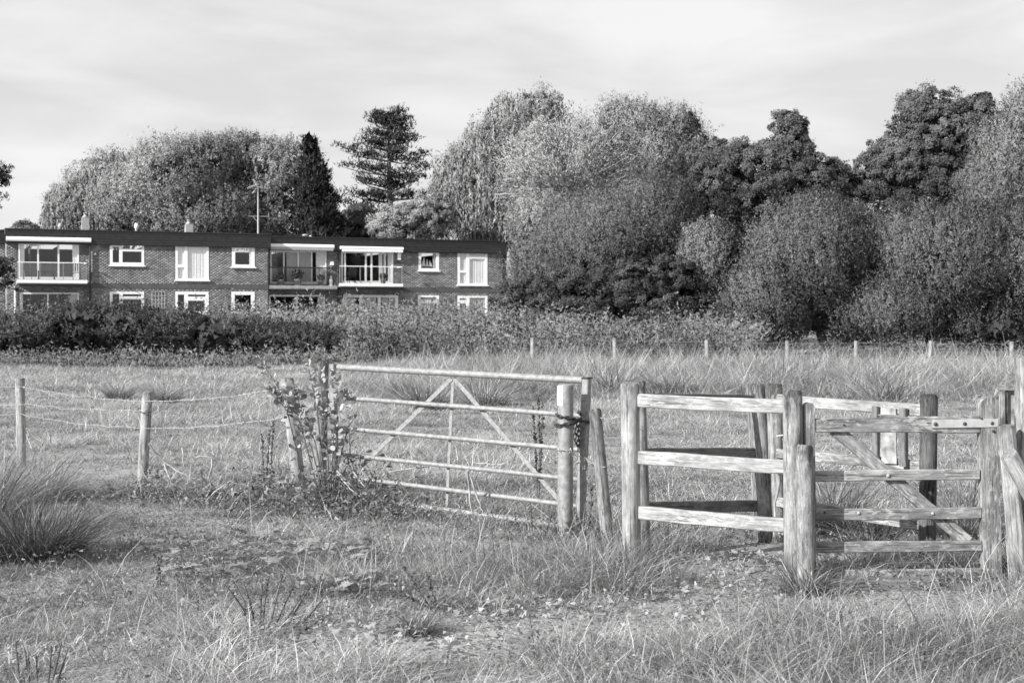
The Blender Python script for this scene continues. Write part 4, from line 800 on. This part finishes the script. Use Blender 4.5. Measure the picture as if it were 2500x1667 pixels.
def bolt(x, y, off, r=.011, mat='steel_dark'): c = wp(x, y, off); mw, _ = frame(c-WN*.004, c+WN*.01, Vector((0, 0, 1))); MB().tube([(0, 0, 0), (0, 0, .008), (0, 0, .012)], [r, r, r*.5], 10).build('bolt', M[mat], wg, mw)
for x, y in ((2284, 1035), (2355, 1034), (2422, 1033)): bolt(x, y, .036)
bolt(2168, 1161, .027, .010, 'plate'); bolt(2277, 1253, .027, .009, 'plate'); bolt(2096, 1252, .027, .009, 'plate'); bolt(2396, 1022, .036, .006); bolt(2425, 1052, .036, .008); bolt(2014, 1250, .027, .006); bolt(2060, 1037, .026, .006)
sl_ = thing('timber_sill', 'worn timber sleeper lying on the ground under the wooden gate', 'sleeper', grounded(at(2150, 1440, 8.35)))
a, b = grounded(at(2025, 1430, 8.24)), grounded(at(2285, 1430, 8.30)); a.z = b.z = .02; beam('sleeper', a, b, .10, .12, M['darkwoodshade'], sl_, Vector((0, 1, 0)), .012, seed=71)

# ------------------------------------------------------------------ right edge: posts, board, strut
tp = thing('tall_square_post', 'tall wooden post cut by the right edge of the photograph', 'post', grounded(at(2507, 1380, 8.55))); beam('shaft', grounded(at(2506, 1380, 8.55))-Vector((0, 0, .3)), at(2505, 873, 8.55), .11, .12, M['palepost'], tp, Vector((1, 0, 0)), .008, seed=80)
ip = thing('leaning_split_post', 'pale split post leaning against the tall post at the right edge', 'post', grounded(at(2492, 1400, 8.48))); beam('shaft', grounded(at(2496, 1410, 8.47))-Vector((.0, 0, .2)), at(2456, 1038, 8.45), .10, .105, M['palepost'], ip, Vector((1, -.3, 0)), .014, seed=81)
st = thing('strut_log', 'cut log strut sloping down from the leaning split post at the right edge', 'log', grounded(at(2600, 1390, 8.6))); rpost('log', grounded(at(2640, 1390, 8.5)), at(2462, 1108, 8.28), .052, M['palepost'], st, 82, cham=.006, bury=.15)
bd = thing('framed_board', 'small white board in a timber frame behind the tall post at the right edge', 'sign', grounded(at(2490, 1400, 8.8)))
d_ = 8.8; beam('panel', at(2484, 1040, d_), at(2484, 945, d_), .012, .15, M['whiteboard'], bd, Vector((0, -1, 0)), .002, wob=0); beam('frame_bar', at(2440, 946, d_-.03), at(2530, 946, d_-.03), .03, .035, M['palepost'], bd, Vector((0, -1, 0)), .003, wob=0)
beam('frame_bar', at(2446, 1040, d_-.032), at(2446, 954, d_-.032), .03, .028, M['palepost'], bd, Vector((0, -1, 0)), .003, wob=0); beam('frame_bar', at(2457, 1040, d_-.02), at(2457, 954, d_-.02), .02, .012, M['post'], bd, Vector((0, -1, 0)), .003, wob=0)
beam('support', grounded(at(2500, 1400, d_+.06)), at(2500, 938, d_+.06), .05, .07, M['post'], bd, Vector((0, -1, 0)), .003, wob=0)

# ------------------------------------------------------------------ grass
LINE = np.array([(-6.5, 17.3), (-3.4, 13.3), (-1.9, 12.5), (.5, 10.4), (.72, 9.1), (1.66, 8.2), (2.6, 8.5), (3.4, 8.6)])
def dline(x, y):
    best = np.full(np.shape(x), 1e9)
    for (ax, ay), (bx, by) in zip(LINE[:-1], LINE[1:]):
        t = np.clip(((x-ax)*(bx-ax)+(y-ay)*(by-ay))/((bx-ax)**2+(by-ay)**2), 0, 1); best = np.minimum(best, np.hypot(x-ax-t*(bx-ax), y-ay-t*(by-ay)))
    return best
PATH = np.array([(-.9, 6.75), (-.1, 7.2), (.6, 7.35), (1.15, 7.75), (1.3, 8.5), (1.45, 9.2), (2.2, 9.6)])
def dpath(x, y):
    best = np.full(np.shape(x), 1e9)
    for (ax, ay), (bx, by) in zip(PATH[:-1], PATH[1:]):
        t = np.clip(((x-ax)*(bx-ax)+(y-ay)*(by-ay))/((bx-ax)**2+(by-ay)**2), 0, 1); best = np.minimum(best, np.hypot(x-ax-t*(bx-ax), y-ay-t*(by-ay)))
    return best
def meadow():
    vb = VB(); rs = RS(60)
    def band(d0, d1, dens, wid, segs, kw=.45, per=14):
        A = kw*(d1*d1-d0*d0); n = int(A*dens); nt_ = max(1, n//per); td = np.sqrt(d0*d0+(d1*d1-d0*d0)*rs.rand(nt_)); tx = (rs.rand(nt_)*2-1)*kw*td; tb = .7+.6*rs.rand(nt_); th = .65+.7*rs.rand(nt_)
        k = rs.randint(0, nt_, n); a = rs.rand(n)*6.283; tr = (.02+.05*rs.rand(nt_))[k]*np.sqrt(rs.rand(n))*np.maximum(1, td[k]/12)
        lone = rs.rand(n) < .35; x = tx[k]+np.cos(a)*tr; d = td[k]+np.sin(a)*tr; dd = np.sqrt(d0*d0+(d1*d1-d0*d0)*rs.rand(n)); d = np.where(lone, dd, d); x = np.where(lone, (rs.rand(n)*2-1)*kw*dd, x); tbl = np.where(lone, 1, tb[k]); thl = np.where(lone, .7, th[k])
        n1 = vnoise(x, d, .30, 21); n2 = vnoise(x, d, 1.1, 22); n3 = vnoise(x, d, 4.0, 23); n4 = vnoise(x, d, .55, 25); dl = dline(x, d); dp = dpath(x, d)
        h = .05+.105*n2*n4*2
        h = h + .13*sstep(.35, 1.0, x)*sstep(7.7, 7.1, d)                                # longer grass front right
        atgate = (x > -1.25) & (x < .25) & (d > 9.6)
        h = h + (.22*sstep(.5, .1, dl)*n4 + .05*sstep(1.3, .4, dl))*np.where(atgate, .06, 1)
        h = h + .17*((x > -1.3) & (x < .75) & (d > 8.1) & (d < 9.8))*n2*n4*2
        fr = sstep(26, 33, d); h = h*(1-fr) + fr*((.10+.16*n2)*(1-sstep(-6, 0, x)) + (.34+.70*n2)*sstep(-6, 0, x))
        h = np.where((d > 10.8) & (d < 26), (.045+.19*n2*n3*2*n4), h)
        gt = sstep(1.0, .6, np.hypot((x-2.12)/.62, (d-7.78)/.66)); h = h*(1-.88*gt)
        pth = sstep(.55, .2, dp + .3*(n1-.5)); h = h*(1-.75*pth); keep = (rs.rand(n) > .62*pth) & (rs.rand(n) > .5*gt)
        keep &= rs.rand(n) > .6*sstep(.6, .25, n1)                                       # gaps
        x, d, h, n1, n2, n3, n4, fr, tbl, thl, a = [q[keep] for q in (x, d, h, n1, n2, n3, n4, fr, tbl, thl, a)]; n = len(x)
        az = a + rs.normal(size=n)*.9; lean = .15+1.1*rs.rand(n)**1.1; curl = .1+.9*rs.rand(n)
        dry = rs.rand(n) < (.17+.25*n3); t = np.where(dry, .36+.20*rs.rand(n), .17+.17*rs.rand(n))*(.62+.75*n2)*(.75+.5*n4)*tbl*.98; t = t*(1+.15*fr)
        root = np.stack([x, d, gz(x, d)-.005], -1); hh = h*thl*(.45+1.0*rs.rand(n)); ww = wid*(.6+.8*rs.rand(n))
        V, T, A = blades(root, np.maximum(hh, .025), ww, az, lean, curl, np.clip(t, .05, .62), segs); vb.add(V, T, A)
    band(4.5, 9.2, 4900, .0050, 2); band(9.2, 14, 2300, .0068, 2); band(14, 26, 1100, .012, 1); band(26, 46.5, 330, .020, 1)
    tag(vb.build('meadow_grass', M['grass']), 'rough tussocky meadow grass covering the field', 'grass', kind='stuff')
    vb = VB()                                                            # sparse long flowering stems
    n = 6000; d = 6+6.5*rs.rand(n); x = (rs.rand(n)*2-1)*.44*d; dl = dline(x, d); k = (((dl < .5) & ~((x > -1.2) & (x < .2) & (d > 9.8))) | ((x > .7) & (d < 7.6) & (rs.rand(n) < .35)) | ((x > -1.2) & (x < .7) & (d > 7.9) & (d < 9.9) & (rs.rand(n) < .6)) | (rs.rand(n) < .06)) & (dpath(x, d) > .35) & (np.hypot((x-2.2)*.75, d-8.0) > .38); x, d = x[k], d[k]; n = len(x)
    root = np.stack([x, d, gz(x, d)], -1); V, T, A = blades(root, .20+.26*rs.rand(n), .0030+.002*rs.rand(n), rs.rand(n)*6.28, .1+.5*rs.rand(n), .1+.7*rs.rand(n), np.where(rs.rand(n) < .75, .30+.22*rs.rand(n), .08+.08*rs.rand(n)), 3); vb.add(V, T, A)
    tag(vb.build('long_grass_stems', M['grass']), 'long pale seeding grass stems around the gates and at the front', 'grass', kind='stuff')
    vb = VB(); n = 4200; d = 6.2+3.2*rs.rand(n); x = -1.2+3.0*rs.rand(n); k = dpath(x, d)+.15*rs.normal(size=n) < .5; x, d = x[k], d[k]; n = len(x)
    Q = np.stack([x, d, gz(x, d)+.02+.035*rs.rand(n)], -1); vb.quads(Q, rs.normal(size=Q.shape)*.45+np.array([[0, -.25, 1]]), .02+.035*rs.rand(n)**2, .16+.26*rs.rand(n), .8, None, rs)
    n = 1500; d = 6+26*rs.rand(n); x = (rs.rand(n)*2-1)*.4*d; Q = np.stack([x, d, gz(x, d)+.05+.05*rs.rand(n)], -1); vb.quads(Q, rs.normal(size=Q.shape)*.5+np.array([[0, -.3, 1]]), .015+.02*rs.rand(n)**2, .16+.24*rs.rand(n), .6, None, rs)
    n = 44000; d = np.sqrt(25+(196-25)*rs.rand(n)); x = (rs.rand(n)*2-1)*.43*d; k = vnoise(x, d, .45, 33)+.25*vnoise(x, d, .12, 34) > .50; x, d = x[k], d[k]; n = len(x)
    Q = np.stack([x, d, gz(x, d)+.03+.09*rs.rand(n)], -1); vb.quads(Q, rs.normal(size=Q.shape)*.6+np.array([[0, -.1, .8]]), .014+.018*rs.rand(n), .12+.22*rs.rand(n)**1.5, .5, None, rs)
    tag(vb.build('leaf_litter', M['leafplain']), 'fallen leaves and flat weed leaves scattered on the trodden path', 'leaves', kind='stuff')
    vb = VB(); m = 520; cx = -2.35+1.5*rs.rand(m); d = 7.7+2.2*rs.rand(m); cx = cx*d/9.0; k = vnoise(cx, d, .5, 31) > .38; cx, d = cx[k], d[k]; m = len(cx)      # silverweed: pinnate fronds
    az = rs.rand(m)*6.28; el = .25+.5*rs.rand(m); dirv = np.stack([np.cos(az)*np.cos(el), np.sin(az)*np.cos(el), np.sin(el)], -1); side = np.stack([-np.sin(az), np.cos(az), np.zeros(m)], -1); L0 = .07+.06*rs.rand(m); root = np.stack([cx, d, gz(cx, d)+.05+.06*rs.rand(m)], -1); tt = .17+.13*rs.rand(m)
    for j in range(7):
        f = .2+.12*j; droop = -.35*f*f
        for sg in (-1, 1):
            c = root + dirv*(L0*f)[:, None]; c[:, 2] += droop*L0; lf_ = L0*.34*(1-.25*abs(f-.6)); D = side*sg+dirv*.5; c = c + unit(D)*(lf_*.5)[:, None]; nn = np.cross(dirv, side); nn *= np.sign(nn[:, 2:3]); vb.quads(c, nn+rs.normal(size=c.shape)*.25, lf_, tt, .42, D, rs)
    tag(vb.build('silverweed_patch', M['leafplain']), 'patch of ferny silverweed leaves in the grass at the front left', 'weeds', kind='stuff')
meadow()

# ------------------------------------------------------------------ rush tussocks and single plants
def tussock(px, py, wpx, hpx, label, seed, n=420, lo=.07, hi=.15, group=None, d=None, wid=None, dry=.33):
    d = d or 1.6*FPX/(py-775); k = d/FPX; p = at(px, py, d); z = gzf(p.x, d); rs = RS(seed); root = thing('rush_tussock', label, 'rushes', (p.x, d, z), 0, group); rr = wpx*k*.36; H = hpx*k*1.15
    a = rs.rand(n)*6.28; q = rs.rand(n)**.6*rr; rt = np.stack([np.cos(a)*q, np.sin(a)*q, np.zeros(n)], -1); h = H*(.55+.6*rs.rand(n)); w_ = (wid or max(.006, d*.0007))*(.7+.6*rs.rand(n))
    ln = .10+.45*(q/rr)+.3*rs.rand(n)**2; t = np.where(rs.rand(n) < dry, .28+.22*rs.rand(n), lo+(hi-lo)*rs.rand(n)); V, T, A = blades(rt, h*(.45+.7*rs.rand(n)), w_, a+rs.normal(size=n)*1.0, ln*(.5+rs.rand(n)), .1+1.3*rs.rand(n)**1.5, t, 3); me = npmesh('stems', V, T, A); link('stems', me, M['grass']).parent = root; return root
tussock(80, 1372, 270, 190, 'big dark rush clump at the left edge of the foreground', 1, 2600, .04, .13, wid=.0045, dry=.16); tussock(-60, 1300, 240, 260, 'rush clump cut off by the left edge behind the big one', 2, 1100, .06, .18, dry=.2)
tussock(110, 1215, 170, 130, 'paler rush clump right behind the big left edge clump', 11, 800, .2, .42); tussock(620, 1560, 60, 45, 'small dark grass tuft at the foot of the upright dead stems', 12, 120, .12, .25)
tussock(1965, 1445, 120, 90, 'dark grass tuft at the foot of the short kissing gate post', 3, 420, .07, .16, d=8.15); tussock(1040, 1000, 110, 85, 'dark rush clump seen through the left half of the metal gate', 4, 420, .1, .26); tussock(1190, 985, 130, 75, 'rush clump seen through the metal gate right of its apex', 5, 360, .14, .32)
tussock(400, 985, 90, 70, 'rush clump in the field just behind the second fence post', 6, 260, .18, .36); tussock(290, 978, 80, 60, 'small rush clump left of the second fence post', 16, 200, .2, .36); tussock(1000, 960, 90, 55, 'pale rush clump beyond the top rail of the metal gate', 17, 260, .14, .26)
tussock(1640, 960, 110, 70, 'rush clump beyond the left kissing gate panel', 7, 320, .15, .32); tussock(2130, 1325, 110, 150, 'dark weed clump on the ground behind the wooden gate', 8, 260, .05, .12, d=9.6); tussock(2350, 1290, 150, 240, 'long pale grass clump between wooden gate and dark rear post', 9, 420, .18, .36, d=10.2)
tussock(2030, 1280, 170, 200, 'grass clump behind the lower bars of the wooden gate', 10, 420, .15, .32, d=10.6); tussock(1010, 1560, 130, 62, 'dark grass tuft left of the trodden path', 13, 420, .11, .26); tussock(1560, 1440, 130, 70, 'dark grass tuft at the foot of the leftmost kissing gate post', 14, 360, .08, .18, d=8.6)
rs_ = RS(90)
for i in range(26):
    px = 950+1500*rs_.rand(); d = 27+15*rs_.rand(); tussock(px, 900, 120*30/d, 100*30/d, 'pale tall grass tussock among many in the far right of the field', 200+i, 170, .2 if i % 3 else .12, .42 if i % 3 else .26, 'far field tussocks', d)
def stems(px, py, label, lst, d=None, mat='darktwig', r=.0042, name='dead_stem_plant', seeds=True, seed=0, cat='plant', knob=.006):
    d = d or 1.6*FPX/(py-775); b = at(px, py, d); b.z = gzf(b.x, d); root = thing(name, label, cat, b); rs = RS(seed+300)
    for (x0, y0, x1, y1, bend) in lst:
        dd = d+rs.normal()*.08; p0 = at(x0, y0, dd); p0.z = gzf(p0.x, dd); p2 = at(x1, y1, dd+rs.normal()*.06); m = p0.lerp(p2, .5)+Vector((bend, 0, abs(bend)*.4)); P = [p0*((1-t)**2)+m*(2*t*(1-t))+p2*(t*t) for t in [i/9 for i in range(10)]]; mb = MB().tube(P, [r*(1-.5*i/9) for i in range(10)], 5)
        if seeds:
            for i in range(int((p2-p0).length/.011)):
                t = .25+.75*rs.rand(); c = p0*((1-t)**2)+m*(2*t*(1-t))+p2*(t*t)+Vector(rs.normal(size=3))*r*1.3; ico(mb, c, knob*(.5+.5*rs.rand()), 1) if knob > .004 else None
        mb.build('stem', M[mat], root)
    return root
stems(640, 1560, 'fan of dark dead upright stems in the front left grass', [(622,1560,548,1425,.03),(620,1562,570,1418,.02),(628,1560,598,1430,.01),(640,1560,655,1410,-.01),(652,1558,690,1400,.0),(660,1560,720,1420,.0),(668,1560,745,1440,.01),(632,1560,640,1425,0),(690,1562,760,1425,.0),(700,1560,800,1445,.02),(610,1555,510,1498,.03),(730,1570,800,1500,.01)], seed=1, knob=.006, r=.0062)
stems(80, 1690, 'cluster of thick dark dead stems at the bottom left corner', [(50,1690,38,1562,.0),(75,1690,60,1580,0),(90,1690,90,1600,0),(110,1690,125,1575,.01),(125,1690,165,1585,0),(30,1690,10,1620,0),(70,1690,70,1590,0),(118,1690,150,1570,0)], seed=2, r=.006, knob=.0045)
stems(1075, 1510, 'dark dock seed head leaning left in the front grass', [(1075,1505,1005,1405,.01),(1072,1505,1040,1395,.0),(1070,1502,950,1440,.03),(1060,1480,985,1385,.0)], seed=3, knob=.009, r=.004)
stems(387, 1440, 'small twisted dark dock stalk in the left grass', [(392,1440,378,1352,.02),(386,1440,396,1355,-.02)], seed=4, knob=.009)
stems(1140, 1120, 'dark dock stalk seen through the right half of the metal gate', [(1316,1110,1312,965,.03),(1314,1110,1326,975,.0),(1312,1105,1300,990,.02)], d=12.2, seed=5, knob=.013)
stems(650, 1140, 'dark dock stalk standing left of the leafy leaning post', [(655,1140,668,1012,.01),(650,1140,662,1040,-.02),(645,1140,640,1060,.0)], d=13.0, seed=6, knob=.012)
stems(1255, 1420, 'row of thin dark upright stems below the metal gate', [(1190,1500,1180,1330,.0),(1240,1490,1290,1330,.0),(1210,1490,1200,1290,.01),(1300,1480,1320,1380,0),(1330,1500,1325,1390,0),(1000,1400,1010,1290,0),(1090,1400,1085,1300,0),(1140,1400,1170,1300,0)], d=8.6, seed=7, knob=.004, seeds=False, r=.0035)
stems(2240, 1600, 'two long dark seeding stems crossing the front right grass', [(2290,1640,2200,1440,-.02),(2380,1650,2430,1520,.02),(2400,1660,2330,1500,.0)], d=6.6, seed=8, knob=.004, r=.0045)
stems(1440, 1300, 'tangle of dark weeds at the foot of the steel gatepost', [(1430,1310,1445,1180,.02),(1425,1310,1400,1240,.0),(1450,1310,1470,1230,.01),(1300,1330,1290,1230,.02),(1320,1330,1345,1260,.02),(1280,1330,1255,1250,-.02),(1360,1330,1350,1250,0)], d=10.1, seed=9, knob=.011)
stems(2140, 1350, 'low dark bushy weed behind the bottom bar of the wooden gate', [(2140,1370,2090,1300,.0),(2140,1370,2115,1290,.0),(2140,1370,2150,1285,0),(2145,1370,2185,1300,0),(2140,1370,2070,1330,0),(2145,1370,2200,1330,0)], d=9.4, seed=10, knob=.013)
# dead branches, pale twigs
def branch(name, label, d, lines, mat='twig', r=.007, seed=0):
    b = at(lines[0][0][0], lines[0][0][1], d); root = thing(name, label, 'branch', grounded(b)); rs = RS(seed+400)
    for ln in lines:
        P = [at(x, y, d+rs.normal()*.04) for x, y in ln]; Q = []
        for a, b_ in zip(P[:-1], P[1:]): Q += [a.lerp(b_, t)+Vector(rs.normal(size=3))*.006 for t in (0, .33, .66)]
        Q.append(P[-1]); n = len(Q); MB().tube(Q, [r*(1-.6*i/(n-1)) for i in range(n)], 6).build('twig', M[mat], root)
    return root
branch('dead_branch', 'pale dead branch lying in the weeds right of the second fence post', 12.9, [[(365,1085),(400,1130),(450,1158),(495,1172)],[(400,1130),(415,1170),(425,1190)],[(445,1095),(450,1140)],[(520,1120),(508,1170)]], seed=1, r=.010)
branch('dead_branch', 'forked bent pale twig in the weeds left of the metal gate', 12.0, [[(505,1215),(560,1175),(615,1192)],[(530,1215),(560,1176)],[(480,1115),(525,1118)]], seed=2, r=.008)
branch('cut_stick', 'bundle of pale cut sticks slanting down by the gate hinge', 11.6, [[(825,1150),(900,1228)],[(832,1155),(903,1222)],[(845,1135),(905,1205)],[(822,1160),(880,1212)],[(858,1130),(885,1190)]], seed=3, r=.009)
branch('leaning_stick', 'pale stick leaning on the lower rails of the metal gate', 10.9, [[(1142,1150),(1143,1200),(1152,1240),(1162,1290)],[(1150,1165),(1165,1220),(1180,1250)]], seed=4, r=.010)
branch('leaning_stick', 'thin pale stick leaning behind the front kissing gate post', 9.3, [[(1904,1155),(1893,1230),(1890,1310)]], seed=5, r=.011)
branch('dead_branch', 'pale bent grass stalk lying inside the kissing gate', 9.7, [[(1640,1345),(1690,1325),(1700,1352)],[(1650,1342),(1688,1328)]], seed=6, r=.006)
branch('dead_branch', 'pale branch on the ground behind the metal gate', 13.4, [[(925,1165),(960,1150),(1010,1143),(1060,1140)],[(980,1152),(985,1130),(1010,1128)]], seed=7, r=.010)
branch('dead_branch', 'pale twig on the field grass seen through the right of the gate', 13.6, [[(1155,1128),(1200,1135),(1240,1130)],[(1200,1135),(1230,1133)]], seed=8, r=.008)
branch('dead_branch', 'dark bent twig beside the leftmost kissing gate post', 8.6, [[(1440,1395),(1480,1378),(1525,1368),(1552,1390)]], 'twig', .005, 9)
# sapling wrapped round the hinge posts
def sapling():
    d = 12.0; b = at(805, 1190, d); b.z = gzf(b.x, d); root = thing('leafy_sapling', 'leafy sapling with round leaves growing over the posts at the gate hinge', 'sapling', b); rs = RS(77); vb = VB()
    L_ = [([(800,1190),(760,1090),(700,980),(650,900),(628,868)],1),([(800,1190),(770,1080),(735,1000),(715,930)],1),([(805,1190),(800,1100),(790,1010),(780,900)],.8),([(808,1190),(822,1080),(825,960),(818,905)],.8),([(760,1090),(700,1000),(650,945)],.9),([(805,1190),(830,1120),(850,1040),(866,1020)],.25),([(812,1190),(855,1110),(852,1030)],.2),([(790,1150),(740,1060),(720,990),(700,940)],1),([(806,1190),(815,1050),(835,985),(845,960)],.6),([(800,1190),(775,1010),(760,930),(752,885)],.5)]
    for pts, lv in L_:
        P = [at(x, y, d+.18*math.sin(i+len(pts))-.12) for i, (x, y) in enumerate(pts)]; P[0].z = gzf(P[0].x, P[0].y); Q = []
        for a, c in zip(P[:-1], P[1:]): Q += [a.lerp(c, t) for t in (0, .5)]
        Q.append(P[-1]); n = len(Q); MB().tube(Q, [.0065*(1-.7*i/(n-1)) for i in range(n)], 6).build('stem', M['darktwig'], root); m = int(78*lv)
        f = .28+.72*rs.rand(m); i0 = np.minimum((f*(n-1)).astype(int), n-2); fr = f*(n-1)-i0; A = np.array(Q); c = A[i0]*(1-fr[:, None])+A[i0+1]*fr[:, None]; D = rs.normal(size=(m, 3)); D[:, 2] = np.abs(D[:, 2])*.8; D = unit(D); s = .035+.04*rs.rand(m); c = c+D*(s*.7)[:, None]
        nn = np.cross(D, rs.normal(size=(m, 3))); nn[:, 1] -= .3
        # six sided rounded leaves
        D2 = D; nn = unit(nn); S = np.cross(nn, D2); V = np.stack([c-D2*s[:, None]*.5, c-D2*s[:, None]*.15+S*s[:, None]*.27+nn*s[:, None]*.06, c+D2*s[:, None]*.3+S*s[:, None]*.3+nn*s[:, None]*.05, c+D2*s[:, None]*.52, c+D2*s[:, None]*.3-S*s[:, None]*.3+nn*s[:, None]*.05, c-D2*s[:, None]*.15-S*s[:, None]*.27+nn*s[:, None]*.06], 1).reshape(-1, 3)
        k = np.arange(m)[:, None]*6; T = np.concatenate([k+np.array([[0, 1, 5]]), k+np.array([[1, 2, 5]]), k+np.array([[2, 4, 5]]), k+np.array([[2, 3, 4]])], 1).reshape(-1, 3); vb.add(V, T, np.repeat(.14+.34*rs.rand(m), 6))
    vb.build('leaves', M['leafplain'], root, tuple(b))
    vb2 = VB(); n = 900; c = rs.normal(size=(n, 3))*np.array([[.22, .2, .14]])+np.array([[at(850, 1150, 11.7).x, 11.75, .2]]); c = c[c[:, 2] > .02]; n = len(c); vb2.quads(c, rs.normal(size=c.shape), .03+.04*rs.rand(n), .06+.12*rs.rand(n), .35, None, rs)
    c = rs.normal(size=(700, 3))*np.array([[.5, .25, .10]])+np.array([[at(700, 1180, 12).x, 12.1, .1]]); c = c[c[:, 2] > .02]; vb2.quads(c, rs.normal(size=c.shape), .03+.05*rs.rand(len(c)), .08+.18*rs.rand(len(c)), .35, None, rs)
    P0 = np.array([(-3.3, 13.1), (-1.9, 12.35), (-.9, 11.45)]); n = 4200; f = rs.rand(n)*2; i = np.minimum(f.astype(int), 1); c2 = P0[i]+(P0[i+1]-P0[i])*(f-i)[:, None]+rs.normal(size=(n, 2))*.24+np.array([[-.05, -.2]])
    hz = .03+.30*rs.rand(n)*vnoise(c2[:, 0], c2[:, 1], .35, 61); c = np.stack([c2[:, 0], c2[:, 1], gz(c2[:, 0], c2[:, 1])+hz], -1); vb2.quads(c, rs.normal(size=c.shape)+np.array([[-.2, -.3, .5]]), .025+.04*rs.rand(n), np.where(rs.rand(n) < .5, .05+.08*rs.rand(n), .15+.2*rs.rand(n)), .4, None, rs)
    n = 1100; f = rs.rand(n)*2; i = np.minimum(f.astype(int), 1); c2 = P0[i]+(P0[i+1]-P0[i])*(f-i)[:, None]+rs.normal(size=(n, 2))*.26+np.array([[-.05, -.2]]); rt = np.stack([c2[:, 0], c2[:, 1], gz(c2[:, 0], c2[:, 1])], -1)
    V, T, A = blades(rt, .15+.28*rs.rand(n), .006+.005*rs.rand(n), rs.rand(n)*6.28, .3+1.2*rs.rand(n), .2+.8*rs.rand(n), np.where(rs.rand(n) < .6, .30+.28*rs.rand(n), .05+.06*rs.rand(n)), 3); vb2.add(V, T, A)
    tag(vb2.build('hinge_weeds', M['leafplain']), 'tangled weeds on the ground under the sapling at the gate hinge', 'weeds', kind='stuff')
sapling()
